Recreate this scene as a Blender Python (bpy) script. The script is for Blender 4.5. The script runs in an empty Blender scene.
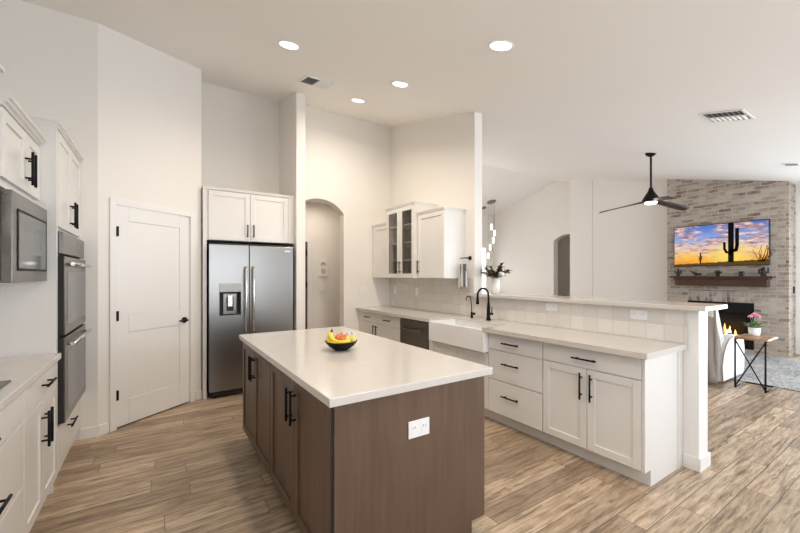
import bpy, bmesh, math, random
from mathutils import Vector, Matrix
random.seed(7)
R = math.radians
PI = math.pi
S = bpy.context.scene
C = S.collection

# ------------------------------------------------------------------ camera, world, lights, exposure
YAW = 33.28
cam = bpy.data.cameras.new('camera'); camo = bpy.data.objects.new('camera', cam); C.objects.link(camo)
camo.location = (0, 0, 1.42); camo.rotation_euler = (R(90), 0, R(-YAW))
cam.sensor_fit = 'HORIZONTAL'; cam.sensor_width = 36; cam.lens = 372.3 / 800 * 36
cam.shift_y = (275.3 - 266.5) / 800; cam.clip_start = .02
S.camera = camo
w = bpy.data.worlds.new('daylight'); S.world = w; w.use_nodes = True
w.node_tree.nodes['Background'].inputs[0].default_value = (.92, .96, 1, 1)
w.node_tree.nodes['Background'].inputs[1].default_value = 4

def area(name, loc, rot, sx, sy, power, col, shape='RECTANGLE', spread=180):
    l = bpy.data.lights.new(name, 'AREA'); l.shape = shape; l.size = sx
    if shape == 'RECTANGLE': l.size_y = sy
    l.energy = power; l.color = col; l.spread = R(spread)
    o = bpy.data.objects.new(name, l); C.objects.link(o); o.location = loc; o.rotation_euler = rot
    return o
DAY = (.83, .915, 1)
# daylight through the glazed doors and windows of the rear wall (behind the camera), plus two added fills
area('daylight_kitchen_window', (1.1, -1.22, 1.62), (R(90), 0, 0), 2.7, 1.1, 36, DAY)
area('daylight_living_window', (6.3, -1.22, 1.25), (R(90), 0, 0), 4.8, 1.9, 88, DAY)
area('side_fill_light', (9.50, 0.0, 1.2), (R(90), 0, R(90)), 2.1, 2.1, 95, (.78, .89, 1))  # unseen side light, added to brighten the left-hand cabinets
area('dining_fill_light', (6.3, 9.18, 1.5), (R(-90), 0, 0), 2.7, 1.75, 60, (1, .95, .90))  # added fill from the far side to lift the living area, source unseen
area('daylight_entry_window', (9.6, 9.2, 1.6), (R(-90), 0, 0), .3, 1.5, 2, DAY)
S.view_settings.view_transform = 'Standard'; S.view_settings.look = 'None'
S.view_settings.exposure = -0.2; S.view_settings.gamma = 1; S.view_settings.use_curve_mapping = False
S.cycles.max_bounces = 12; S.cycles.diffuse_bounces = 8; S.cycles.glossy_bounces = 4
S.cycles.transmission_bounces = 6; S.cycles.transparent_max_bounces = 8
S.cycles.sample_clamp_indirect = 6; S.cycles.use_denoising = True
S.cycles.caustics_reflective = False; S.cycles.caustics_refractive = False

# ------------------------------------------------------------------ materials
def mat(name, col, rough=.5, metal=0, spec=.5, emis=None, estr=0, coat=0):
    m = bpy.data.materials.new(name); m.use_nodes = True
    b = m.node_tree.nodes['Principled BSDF']
    b.inputs['Base Color'].default_value = (*col, 1); b.inputs['Roughness'].default_value = rough
    b.inputs['Metallic'].default_value = metal; b.inputs['Specular IOR Level'].default_value = spec
    b.inputs['Coat Weight'].default_value = coat
    if emis: b.inputs['Emission Color'].default_value = (*emis, 1); b.inputs['Emission Strength'].default_value = estr
    return m
class N:
    """tiny node-graph writer"""
    def __init__(s, m): s.m = m; s.t = m.node_tree; s.b = s.t.nodes['Principled BSDF']
    def n(s, typ, ins=None, **kw):
        x = s.t.nodes.new(typ)
        for k, v in kw.items(): setattr(x, k, v)
        for k, v in (ins or {}).items():
            if isinstance(v, bpy.types.NodeSocket): s.t.links.new(v, x.inputs[k])
            else: x.inputs[k].default_value = v
        return x
    def math(s, op, a, b=0, c=0, clamp=False):
        return s.n('ShaderNodeMath', {0: a, 1: b, 2: c}, operation=op, use_clamp=clamp).outputs[0]
    def obj(s): return s.n('ShaderNodeTexCoord').outputs['Object']
    def xyz(s, v):
        x = s.n('ShaderNodeSeparateXYZ', {0: v}); return x.outputs
    def vec(s, x=0, y=0, z=0): return s.n('ShaderNodeCombineXYZ', {0: x, 1: y, 2: z}).outputs[0]
    def noise(s, v, scale=5, detail=3, rough=.5, dist=0):
        return s.n('ShaderNodeTexNoise', {'Vector': v, 'Scale': scale, 'Detail': detail, 'Roughness': rough, 'Distortion': dist}).outputs[0]
    def ramp(s, f, stops):
        x = s.n('ShaderNodeValToRGB', {0: f}); e = x.color_ramp.elements
        while len(e) < len(stops): e.new(.5)
        for k, (p, c) in enumerate(stops): e[k].position = p; e[k].color = (*c, 1) if len(c) == 3 else c
        return x.outputs[0]
    def mix(s, f, a, b, blend='MIX'):
        x = s.t.nodes.new('ShaderNodeMix'); x.data_type = 'RGBA'; x.blend_type = blend
        for k, v in ((0, f), (6, a), (7, b)):
            if isinstance(v, bpy.types.NodeSocket): s.t.links.new(v, x.inputs[k])
            else: x.inputs[k].default_value = v if k == 0 else (*v, 1)
        return x.outputs[2]
    def color(s, c): s.t.links.new(c, s.b.inputs['Base Color'])
    def bump(s, h, strength=.2, dist=.01):
        x = s.n('ShaderNodeBump', {'Height': h, 'Strength': strength, 'Distance': dist})
        s.t.links.new(x.outputs[0], s.b.inputs['Normal'])
    def rough(s, r): s.t.links.new(r, s.b.inputs['Roughness'])

def paint(name, col, rough=.6, amp=.02, bump=.05, scale=180):
    m = mat(name, col, rough); g = N(m); o = g.obj()
    n = g.noise(o, 1.3, 2)
    g.color(g.mix(n, tuple(c * (1 - amp) for c in col), tuple(min(1, c * (1 + amp)) for c in col)))
    if bump: g.bump(g.noise(o, scale, 2), bump, .002)
    return m
M = {}
M['wall'] = paint('wall_paint', (.79, .765, .725), .7, .015, .10, 90)
M['ceil'] = paint('ceiling_paint', (.86, .845, .82), .8, .012, .10, 70)
M['trim'] = paint('trim_paint', (.80, .79, .775), .35, .01, 0)
M['cab'] = paint('cabinet_paint', (.75, .735, .71), .32, .012, 0)
M['cabin'] = paint('cabinet_inside', (.62, .57, .50), .5, .012, 0)
M['black'] = mat('black_metal', (.005, .005, .006), .5, 0, .22)
M['blackgl'] = mat('black_glass', (.01, .01, .012), .06, 0, .6)
M['dark'] = mat('dark_gap', (.02, .018, .016), .7)
M['plate'] = mat('white_plastic', (.80, .80, .80), .3)
M['chrome'] = mat('polished_steel', (.75, .73, .70), .16, 1)
M['porc'] = mat('fireclay', (.86, .86, .86), .1, 0, .5, coat=.3)
M['grate'] = mat('vent_paint', (.78, .77, .75), .4)
M['ash'] = mat('log', (.08, .05, .035), .9)

def steel(name, col, rough, axis='z'):
    m = mat(name, col, rough, 1); g = N(m); x = g.xyz(g.obj())
    v = g.vec(g.math('MULTIPLY', x[0], 3), g.math('MULTIPLY', x[1], 3), g.math('MULTIPLY', x[2], 260))
    n = g.noise(v, 3, 3)
    g.rough(g.math('MULTIPLY_ADD', n, .05, rough - .025))
    g.color(g.mix(n, tuple(c * .98 for c in col), tuple(min(1, c * 1.02) for c in col)))
    return m
M['steel'] = steel('brushed_steel', (.29, .282, .272), .30)
M['ovensteel'] = steel('oven_steel', (.20, .188, .172), .28)
M['ovenglass'] = mat('oven_glass', (.085, .09, .092), .16, .0, .45)
M['steeld'] = steel('dark_steel', (.20, .185, .17), .34)

def wood(name, a, b, rough, sx, sy, sz, k=1.):
    m = mat(name, a, rough); g = N(m); x = g.xyz(g.obj())
    v = g.vec(g.math('MULTIPLY', x[0], sx), g.math('MULTIPLY', x[1], sy), g.math('MULTIPLY', x[2], sz))
    n = g.noise(v, 1, 5, .6, .6); n2 = g.noise(g.obj(), 2.2, 2)
    f = g.math('MULTIPLY_ADD', n2, .45, g.math('MULTIPLY', n, .75))
    g.color(g.ramp(f, [(.35, a), (.8, b)])); g.bump(n, .06, .003)
    return m
M['island'] = wood('island_stained_maple', (.086, .049, .030), (.138, .085, .056), .42, 26, 26, 2.2)
M['mantel'] = wood('mantel_walnut', (.035, .014, .007), (.085, .036, .017), .45, 30, 2.5, 30)
M['slab'] = wood('live_edge_board', (.20, .10, .05), (.52, .32, .18), .4, 4, 22, 22)

def quartz():
    m = mat('white_quartz', (.82, .79, .745), .16, 0, .5); g = N(m); o = g.obj()
    n = g.noise(o, 9, 6, .65, .4); sp = g.noise(o, 240, 2)
    c = g.mix(n, (.565, .535, .50), (.64, .61, .58))
    g.color(g.mix(g.ramp(sp, [(.62, (0, 0, 0)), (.70, (1, 1, 1))]), c, (.50, .46, .42)))
    return m
M['quartz'] = quartz()

def floor_mat():
    m = mat('wood_look_plank_tile', (.5, .4, .3), .38); g = N(m); x = g.xyz(g.obj())
    W, L = .163, 1.10
    row = g.math('FLOOR', g.math('DIVIDE', x[1], W))
    rn = g.n('ShaderNodeTexWhiteNoise', {'W': row}, noise_dimensions='1D').outputs[0]
    xs = g.math('DIVIDE', g.math('ADD', x[0], g.math('MULTIPLY', rn, L)), L)
    col = g.math('FLOOR', xs)
    pid = g.n('ShaderNodeTexWhiteNoise', {'Vector': g.vec(row, col, 0)}, noise_dimensions='2D')
    pr = pid.outputs[0]
    # grain runs along x, and each plank takes its own slice of it
    off = g.math('MULTIPLY', pr, 37)
    gv = g.vec(g.math('ADD', g.math('MULTIPLY', x[0], 3.4), off), g.math('MULTIPLY', x[1], 34), off)
    n1 = g.noise(gv, 1.0, 8, .72, .35)
    gv2 = g.vec(g.math('ADD', g.math('MULTIPLY', x[0], 2.6), off), g.math('MULTIPLY', x[1], 26), off)
    n2 = g.noise(gv2, 1.0, 6, .68, .4)
    gv3 = g.vec(g.math('ADD', g.math('MULTIPLY', x[0], 9), off), g.math('MULTIPLY', x[1], 90), off)
    n3 = g.noise(gv3, 1.0, 3, .6)
    base = g.ramp(n1, [(.30, (.13, .088, .058)), (.40, (.25, .18, .12)), (.51, (.40, .305, .215)), (.68, (.56, .45, .34))])
    tone = g.ramp(pr, [(0, (.70, .66, .62)), (.3, (.92, .88, .84)), (.6, (1.1, 1.08, 1.05)), (1, (1.38, 1.36, 1.33))])
    c = g.mix(.85, base, tone, 'MULTIPLY')
    streak = g.ramp(n2, [(.565, (0, 0, 0)), (.63, (1, 1, 1))])
    c = g.mix(g.math('MULTIPLY', streak, .7), c, (.105, .07, .045))
    c = g.mix(g.math('MULTIPLY', g.ramp(n3, [(.52, (0, 0, 0)), (.75, (1, 1, 1))]), .35), c, (.19, .13, .085))
    # grout
    fy = g.math('FRACT', g.math('DIVIDE', x[1], W)); fx = g.math('FRACT', xs)
    ey = g.math('MINIMUM', fy, g.math('SUBTRACT', 1, fy)); ex = g.math('MINIMUM', fx, g.math('SUBTRACT', 1, fx))
    gy = g.math('LESS_THAN', ey, .017); gx = g.math('LESS_THAN', ex, .002)
    gr = g.math('MAXIMUM', gy, gx)
    c = g.mix(g.math('MULTIPLY', gr, .8), c, (.10, .075, .055))
    g.color(c); g.rough(g.math('MULTIPLY_ADD', n1, .2, .30))
    g.bump(g.math('SUBTRACT', n1, gr), .12, .003)
    return m
M['floor'] = floor_mat()

def tile():
    m = mat('glazed_square_tile', (.72, .69, .64), .13); g = N(m); x = g.xyz(g.obj())
    T = .128
    yy = g.math('DIVIDE', x[1], T); zz = g.math('DIVIDE', g.math('SUBTRACT', x[2], .912), T)
    rnd = g.n('ShaderNodeTexWhiteNoise', {'Vector': g.vec(g.math('FLOOR', yy), g.math('FLOOR', zz), 0)}, noise_dimensions='2D').outputs[0]
    fy = g.math('FRACT', yy); fz = g.math('FRACT', zz)
    e = g.math('MINIMUM', g.math('MINIMUM', fy, g.math('SUBTRACT', 1, fy)), g.math('MINIMUM', fz, g.math('SUBTRACT', 1, fz)))
    gr = g.math('LESS_THAN', e, .014)
    n = g.noise(g.obj(), 14, 3)
    c = g.ramp(rnd, [(0, (.66, .635, .60)), (.5, (.71, .685, .65)), (1, (.76, .735, .70))])
    c = g.mix(g.math('MULTIPLY', n, .35), c, (.55, .50, .45))
    g.color(g.mix(gr, c, (.58, .545, .51)))
    edge = g.n('ShaderNodeMapRange', {0: e, 1: 0., 2: .09}).outputs[0]
    g.bump(g.math('ADD', edge, g.math('MULTIPLY', n, .6)), .35, .004)
    return m
M['tile'] = tile()

def brick(name, vertical=False):
    m = mat(name, (.5, .45, .4), .85); g = N(m); x = g.xyz(g.obj())
    hor = g.math('ADD', x[1], x[0])
    v = g.vec(x[2], hor, 0) if vertical else g.vec(hor, x[2], 0)
    wob = g.noise(g.obj(), 9, 2)
    v2 = g.n('ShaderNodeVectorMath', {0: v, 1: g.vec(g.math('MULTIPLY', wob, .045), g.math('MULTIPLY', wob, .026), 0)}, operation='ADD').outputs[0]
    b = g.n('ShaderNodeTexBrick', {'Vector': v2, 'Color1': (0, 0, 0, 1), 'Color2': (1, 1, 1, 1), 'Mortar': (.5, .5, .5, 1),
            'Scale': 1, 'Mortar Size': .009, 'Mortar Smooth': .5, 'Bias': 0, 'Brick Width': .205, 'Row Height': .068})
    c = g.ramp(b.outputs[0], [(0, (.15, .11, .085)), (.35, (.32, .25, .20)), (.6, (.46, .385, .32)), (1, (.22, .17, .135))])
    n = g.noise(g.vec(hor, g.math('MULTIPLY', x[2], 2.2), 0), 5, 6, .7)
    wash = g.ramp(n, [(.42, (0, 0, 0)), (.62, (1, 1, 1))])
    c = g.mix(g.math('MULTIPLY', wash, .60), c, (.52, .475, .42))
    n2 = g.noise(g.vec(hor, g.math('MULTIPLY', x[2], 3), 3), 13, 5, .75)
    c = g.mix(g.math('MULTIPLY', g.ramp(n2, [(.56, (0, 0, 0)), (.72, (1, 1, 1))]), .55), c, (.25, .20, .165))
    c = g.mix(b.outputs[1], c, (.46, .41, .355))
    g.color(c); g.bump(g.math('MULTIPLY_ADD', b.outputs[1], -1, g.math('MULTIPLY', n2, .5)), .7, .015)
    return m
M['brick'] = brick('whitewashed_brick'); M['brickv'] = brick('whitewashed_soldier_brick', True)

def rugm():
    m = mat('rug_wool', (.6, .6, .6), .95); g = N(m); x = g.xyz(g.obj())
    v = g.vec(g.math('MULTIPLY', x[0], 2.2), g.math('MULTIPLY', x[1], 5), 0)
    n = g.noise(v, 4.5, 6, .75, 1.4); n2 = g.noise(g.obj(), 2.0, 2)
    g.color(g.ramp(g.math('MULTIPLY_ADD', n2, .2, g.math('MULTIPLY', n, .85)), [(.38, (.09, .09, .095)), (.50, (.25, .245, .24)), (.62, (.42, .41, .39))]))
    g.bump(g.noise(g.obj(), 300, 2), .4, .004)
    return m
M['rug'] = rugm()

def cloth(name, a, b, scale=6):
    m = mat(name, a, .9); g = N(m); n = g.noise(g.obj(), scale, 4, .6, .5)
    g.color(g.mix(n, a, b)); g.bump(g.noise(g.obj(), 4, 3, .6, .8), .5, .05)
    return m
M['cover'] = cloth('slipcover_white', (.74, .73, .71), (.80, .79, .77))
M['coverb'] = cloth('slipcover_beige', (.27, .24, .21), (.36, .325, .285))

def striped():
    m = mat('striped_towel', (.5, .5, .5), .95); g = N(m); x = g.xyz(g.obj())
    f = g.math('FRACT', g.math('MULTIPLY', x[1], 15))
    g.color(g.ramp(f, [(0, (.10, .105, .12)), (.42, (.13, .135, .15)), (.5, (.72, .71, .69)), (.92, (.66, .65, .63)), (1, (.2, .2, .2))]))
    return m
M['towel'] = striped()

def glassm(name, mixf=.12, tint=(1, 1, 1)):
    m = bpy.data.materials.new(name); m.use_nodes = True; t = m.node_tree; t.nodes.clear()
    o = t.nodes.new('ShaderNodeOutputMaterial'); tr = t.nodes.new('ShaderNodeBsdfTransparent'); gl = t.nodes.new('ShaderNodeBsdfGlossy')
    tr.inputs[0].default_value = (*tint, 1)
    gl.inputs['Roughness'].default_value = .03; mx = t.nodes.new('ShaderNodeMixShader'); mx.inputs[0].default_value = mixf
    t.links.new(tr.outputs[0], mx.inputs[1]); t.links.new(gl.outputs[0], mx.inputs[2]); t.links.new(mx.outputs[0], o.inputs[0])
    return m
M['glass'] = glassm('clear_glass', .10, (.80, .79, .76))
M['pane'] = glassm('window_glass', .06, (.97, .98, 1))
def fruitm(name, a, b, sc=12):
    m = mat(name, a, .4); g = N(m); g.color(g.ramp(g.noise(g.obj(), sc, 4, .6), [(.35, a), (.65, b)])); return m
M['banana'] = fruitm('banana_skin', (.80, .52, .03), (.90, .66, .06))
M['bstem'] = mat('banana_stem', (.10, .07, .02), .7)
M['apple'] = fruitm('apple_skin', (.55, .06, .02), (.80, .34, .10), 30)
M['pear'] = fruitm('pear_skin', (.62, .55, .10), (.75, .66, .16))
M['leaf'] = fruitm('leaf_green', (.06, .13, .03), (.17, .27, .08), 30)
M['leafd'] = fruitm('eucalyptus_leaf', (.045, .05, .022), (.15, .13, .06), 30)
M['pink'] = fruitm('pink_petal', (.75, .16, .30), (.85, .42, .50), 40)
M['white_petal'] = mat('white_petal', (.85, .83, .80), .6)
M['ceram'] = mat('white_ceramic', (.80, .78, .77), .3)
M['bronze'] = mat('dark_figure', (.012, .013, .010), .6)
M['lamp'] = mat('lamp_lens', (1, 1, 1), .4, emis=(1, .93, .82), estr=5)
M['rodlamp'] = mat('glowing_rod', (1, 1, 1), .4, emis=(1, .95, .88), estr=4)
M['flame'] = mat('flame', (1, .4, .05), .5, emis=(1, .36, .06), estr=7)
M['flame2'] = mat('flame_core', (1, .7, .2), .5, emis=(1, .70, .22), estr=9)
M['blade'] = wood('fan_blade_wood', (.018, .012, .010), (.045, .030, .022), .4, 8, 8, 8)
M['grey'] = mat('grey_disc', (.22, .20, .19), .5)
M['display'] = mat('oven_display', (.05, .05, .05), .2)
M['logo'] = mat('badge_silver', (.75, .75, .75), .3, .8)

def tv():
    m = mat('sunset_picture', (0, 0, 0), .4, spec=.15); g = N(m); x = g.xyz(g.obj())   # local: y -.72...72 (left is +y), z 0...80
    u = g.math('DIVIDE', g.math('SUBTRACT', .72, x[1]), 1.44); v = g.math('DIVIDE', x[2], .80)
    sky = g.ramp(v, [(0, (.85, .22, .01)), (.16, (1, .48, .03)), (.34, (1, .66, .20)), (.50, (.72, .58, .56)), (.68, (.25, .40, .78)), (1, (.07, .17, .55))])
    nv = g.vec(g.math('MULTIPLY', u, 3.4), g.math('MULTIPLY', v, 6.5), 0)
    n = g.noise(nv, 1.25, 6, .6, .7)
    cl = g.ramp(n, [(.44, (0, 0, 0)), (.55, (1, 1, 1))])
    n2 = g.noise(nv, 2.6, 5, .6, .3)
    cc = g.ramp(n2, [(.38, (.20, .14, .22)), (.52, (.62, .36, .33)), (.64, (1, .80, .68))])
    c = g.mix(g.math('MULTIPLY', cl, g.n('ShaderNodeMapRange', {0: v, 1: .12, 2: .45, 3: .25, 4: .92}).outputs[0]), sky, cc)
    du = g.math('MULTIPLY', g.math('SUBTRACT', u, .63), 1.8); dv = g.math('SUBTRACT', v, .17)
    d = g.math('SQRT', g.math('ADD', g.math('MULTIPLY', du, du), g.math('MULTIPLY', dv, dv)))
    c = g.mix(g.ramp(d, [(0, (1, 1, 1)), (.10, (.75, .75, .75)), (.5, (0, 0, 0))]), c, (1.0, .78, .16))
    # dark desert floor
    hz = g.math('MULTIPLY_ADD', g.noise(g.vec(g.math('MULTIPLY', u, 22), 0, 0), 1, 4, .7), .10, g.math('MULTIPLY_ADD', u, .085, -.005))
    gd = g.math('LESS_THAN', v, hz)
    c = g.mix(gd, c, g.mix(g.noise(nv, 9, 3), (.02, .015, .008), (.18, .10, .02)))
    g.t.links.new(c, g.b.inputs['Emission Color']); g.b.inputs['Emission Strength'].default_value = 1.15
    return m
M['tv'] = tv()

# ------------------------------------------------------------------ mesh builder
class MB:
    def __init__(s): s.bm = bmesh.new(); s.mi = 0; s.smooth = False; s.T = None
    def _f(s, vs):
        try:
            f = s.bm.faces.new(vs); f.material_index = s.mi; f.smooth = s.smooth; return f
        except ValueError: return None
    def v(s, p):
        p = Vector(p)
        if s.T is not None: p = s.T @ p
        return s.bm.verts.new(p)
    def box(s, x0, x1, y0, y1, z0, z1):
        x0, x1 = sorted((x0, x1)); y0, y1 = sorted((y0, y1)); z0, z1 = sorted((z0, z1))
        v = [s.v(p) for p in ((x0,y0,z0),(x1,y0,z0),(x1,y1,z0),(x0,y1,z0),(x0,y0,z1),(x1,y0,z1),(x1,y1,z1),(x0,y1,z1))]
        for q in ((0,3,2,1),(4,5,6,7),(0,1,5,4),(1,2,6,5),(2,3,7,6),(3,0,4,7)): s._f([v[i] for i in q])
        return s
    def prism(s, pts, d):
        """closed polygon pts (3-D) swept by vector d"""
        d = Vector(d); a = [s.v(p) for p in pts]; b = [s.v(Vector(p) + d) for p in pts]
        s._f(a[::-1]); s._f(b); n = len(a)
        for i in range(n): s._f([a[i], a[(i+1) % n], b[(i+1) % n], b[i]])
        return s
    def tube(s, path, r, n=10, caps=True):
        P = [Vector(p) for p in path]; rs = r if isinstance(r, (list, tuple)) else [r] * len(P)
        rings = []; up = None; sm = s.smooth
        for i, p in enumerate(P):
            t = (P[min(i+1, len(P)-1)] - P[max(i-1, 0)]).normalized()
            if up is None:
                up = Vector((0, 0, 1)) if abs(t.z) < .9 else Vector((1, 0, 0))
            a = t.cross(up).normalized(); b = a.cross(t).normalized(); up = b
            rings.append([s.v(p + (a * math.cos(2*PI*k/n) + b * math.sin(2*PI*k/n)) * rs[i]) for k in range(n)])
        s.smooth = True
        for i in range(len(rings) - 1):
            for k in range(n): s._f([rings[i][k], rings[i][(k+1) % n], rings[i+1][(k+1) % n], rings[i+1][k]])
        s.smooth = False
        if caps: s._f(rings[0][::-1]); s._f(rings[-1])
        s.smooth = sm
        return s
    def lathe(s, prof, c=(0, 0, 0), n=32, axis='z'):
        c = Vector(c); rings = []; sm = s.smooth
        def P(r, h, a):
            x, y = r * math.cos(a), r * math.sin(a)
            return c + (Vector((x, y, h)) if axis == 'z' else Vector((h, x, y)) if axis == 'x' else Vector((x, h, y)))
        for r, h in prof:
            rings.append([s.v(P(r, h, 0))] if r < 1e-6 else [s.v(P(r, h, 2*PI*k/n)) for k in range(n)])
        s.smooth = True
        for a, b in zip(rings, rings[1:]):
            for k in range(n):
                k2 = (k+1) % n
                if len(a) == 1 and len(b) == 1: continue
                if len(a) == 1: s._f([a[0], b[k2], b[k]])
                elif len(b) == 1: s._f([a[k], a[k2], b[0]])
                else: s._f([a[k], a[k2], b[k2], b[k]])
        s.smooth = sm
        return s
    def sphere(s, c, r, sc=(1, 1, 1), n=16, m=10):
        c = Vector(c); rings = []; sm = s.smooth; s.smooth = True
        for i in range(m + 1):
            th = PI * i / m; rr, h = math.sin(th), math.cos(th)
            if i in (0, m): rings.append([s.v(c + Vector((0, 0, h * r * sc[2])))])
            else: rings.append([s.v(c + Vector((rr*math.cos(2*PI*k/n)*r*sc[0], rr*math.sin(2*PI*k/n)*r*sc[1], h*r*sc[2]))) for k in range(n)])
        for a, b in zip(rings, rings[1:]):
            for k in range(n):
                k2 = (k+1) % n
                if len(a) == 1: s._f([a[0], b[k], b[k2]])
                elif len(b) == 1: s._f([a[k2], a[k], b[0]])
                else: s._f([a[k2], a[k], b[k], b[k2]])
        s.smooth = sm
        return s
    def out(s, name, mats, parent=None, bevel=0, local=False, seg=2):
        me = bpy.data.meshes.new(name); bm = s.bm
        bmesh.ops.recalc_face_normals(bm, faces=bm.faces[:])
        o = bpy.data.objects.new(name, me); C.objects.link(o)
        if parent is not None:
            o.parent = parent
            if not local: bm.transform(world_of(parent).inverted())
        bm.to_mesh(me); bm.free()
        for m in (mats if isinstance(mats, (list, tuple)) else [mats]): me.materials.append(m)
        if bevel:
            b = o.modifiers.new('bevel', 'BEVEL'); b.width = bevel; b.segments = seg; b.limit_method = 'ANGLE'; b.angle_limit = R(40)
        return o
def world_of(o):
    m = o.matrix_basis.copy()
    while o.parent is not None: o = o.parent; m = o.matrix_basis @ m
    return m
def thing(name, loc, label, cat, group=None, rz=0):
    o = bpy.data.objects.new(name, None); o.empty_display_size = .1; C.objects.link(o)
    o.location = loc; o.rotation_euler = (0, 0, rz); tag(o, label, cat, group); return o
def tag(o, label, cat, group=None, kind=None):
    o['label'] = label; o['category'] = cat
    if group: o['group'] = group
    if kind: o['kind'] = kind
    return o
def struct(o): o['kind'] = 'structure'; return o
def copy_tree(o, parent=None):
    c = o.copy(); C.objects.link(c); c.parent = parent
    for ch in [x for x in bpy.data.objects if x.parent == o]: copy_tree(ch, c)
    return c

# ------------------------------------------------------------------ the room
def cz(y): return 2.655 + .235 * y if y <= 6.73 else 4.2366 - .26 * (y - 6.73)
RY = 6.73
def wallp(name, foot, m='wall', z0=0, ztop=None, out=True):
    """footprint polygon, reaching up to the sloped ceiling"""
    b = MB(); lo = [b.v((x, y, z0)) for x, y in foot]
    hi = [b.v((x, y, cz(y) + .02 if ztop is None else ztop)) for x, y in foot]
    b._f(lo[::-1]); b._f(hi); n = len(foot)
    for i in range(n): b._f([lo[i], lo[(i+1) % n], hi[(i+1) % n], hi[i]])
    return struct(b.out(name, M[m]))
def rect(x0, x1, y0, y1): return [(x0, y0), (x1, y0), (x1, y1), (x0, y1)]

struct(MB().box(-1.3, 10.4, -1.5, 9.6, -.12, 0).out('floor', M['floor']))
b = MB()
b.prism([(-1.3, -1.5, cz(-1.5)), (-1.3, RY, cz(RY)), (-1.3, 9.6, cz(9.6)), (-1.3, 9.6, cz(9.6) + .15), (-1.3, RY, cz(RY) + .15), (-1.3, -1.5, cz(-1.5) + .15)], (11.9, 0, 0))
struct(b.out('ceiling', M['ceil']))
struct(MB().box(1.63, 4.2, 5.45, 6.75, 2.75, 2.8).out('ceiling_hallway', M['ceil']))
wallp('wall_left', rect(-1.3, -1.15, -1.5, 4.35))
# short return beside the oven tower, then the angled pantry wall, then the fridge alcove
DX, DY = .8, .6                                    # direction of the pantry wall
PA = Vector((-.425, 4.205, 0)); PB = PA + Vector((DX, DY, 0)) * 1.084
wallp('wall_return', [(-1.15, 4.205), (PA.x, PA.y), (PA.x - .09, PA.y + .12), (-1.15, 4.325)])
def pw(s, d=0): p = PA + Vector((DX, DY, 0)) * s + Vector((-DY, DX, 0)) * d; return (p.x, p.y)   # s along, d behind
D0, D1, DH = .155, .925, 2.062                     # door slab along the wall
b = MB()
def quadwall(s0, s1, z0, z1=None):
    f = [pw(s0), pw(s1), pw(s1, .12), pw(s0, .12)]
    lo = [b.v((x, y, z0)) for x, y in f]; hi = [b.v((x, y, cz(y) + .02 if z1 is None else z1)) for x, y in f]
    b._f(lo[::-1]); b._f(hi)
    for i in range(4): b._f([lo[i], lo[(i+1) % 4], hi[(i+1) % 4], hi[i]])
quadwall(0, D0 - .01, 0); quadwall(D1 + .01, 1.084, 0); quadwall(D0 - .01, D1 + .01, DH + .01)
struct(b.out('wall_pantry', M['wall']))
wallp('wall_alcove_left', [(PB.x, PB.y), (PB.x, 5.5), (PB.x - .1, 5.5), (PB.x - .1, PB.y + .03)])
wallp('wall_alcove_back', rect(.34, 1.62, 5.47, 5.6))
wallp('wall_alcove_right', rect(1.50, 1.615, 4.69, 5.47))
# back wall with the arched passage
AX0, AX1, ASP, AAP = 1.66, 2.437, 2.365, 2.565
def arch_pts(a0, a1, sp, ap, n=20):
    w2 = (a1 - a0) / 2; h = ap - sp; r = (w2*w2 + h*h) / (2*h); c = (a0 + a1) / 2
    return [(c + (-w2 + 2*w2*i/n), ap - r + math.sqrt(max(0, r*r - (-w2 + 2*w2*i/n)**2))) for i in range(n + 1)]
ar = arch_pts(AX0, AX1, ASP, AAP)
zt = cz(5.3) + .03
b = MB(); b.prism([(1.615, 5.3, 0), (AX0, 5.3, 0)] + [(x, 5.3, z) for x, z in ar] + [(AX1, 5.3, 0), (3.42, 5.3, 0), (3.42, 5.3, zt), (1.615, 5.3, zt)], (0, .16, 0))
struct(b.out('wall_back', M['wall']))
struct(MB().box(1.2, 4.2, 6.6, 6.72, 0, 2.8).out('wall_hallway', M['wall']))
struct(MB().box(4.08, 4.2, 5.46, 6.6, 0, 2.8).out('wall_hallway_right', M['wall']))
struct(MB().box(1.2, 1.32, 5.6, 6.6, 0, 2.8).out('wall_hallway_left', M['wall']))
# wall carrying the upper cabinets, and the half wall of the peninsula
wallp('wall_right', rect(3.285, 3.415, 3.33, 5.3))
struct(MB().box(3.285, 3.45, 1.065, 3.33, 0, 1.165).out('wall_half', M['trim']))
struct(MB().box(3.27, 3.284, 1.128, 3.33, .915, 1.164).box(3.27, 3.284, 3.33, 5.298, .915, 1.383).out('wall_backsplash', M['tile']))
# living room beyond
wallp('wall_living', rect(9.66, 9.8, 1.2, 5.86))
wallp('wall_living_jog', rect(9.645, 10.3, 5.44, 6.07))
wallp('wall_living_side', rect(9.55, 9.75, 1.12, 1.2)); wallp('wall_living_side_rear', rect(9.55, 9.75, -1.5, -1.12)); wallp('wall_living_side_top', rect(9.55, 9.75, -1.12, 1.12), z0=2.27)
b = MB(); ar2 = arch_pts(5.96, 6.835, 2.45, 2.62)
top = [(6.02, cz(6.02) + .02), (RY, cz(RY) + .02), (7.2, cz(7.2) + .02)]
b.prism([(10.02, 6.02, 2.5)] + [(10.02, y, z) for y, z in ar2 if y > 6.02] + [(10.02, 6.835, 0), (10.02, 7.2, 0)] + [(10.02, y, z) for y, z in top[::-1]], (.22, 0, 0))
struct(b.out('wall_living_arch', M['wall']))
wallp('wall_dining', rect(10.09, 10.24, 7.2, 9.45))
struct(MB().box(11.3, 11.42, 5.6, 8.2, 0, 3).box(10.24, 11.42, 7.6, 7.7, 0, 3).box(10.24, 11.42, 5.5, 5.6, 0, 3).out('wall_arch_room', M['wall']))
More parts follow.
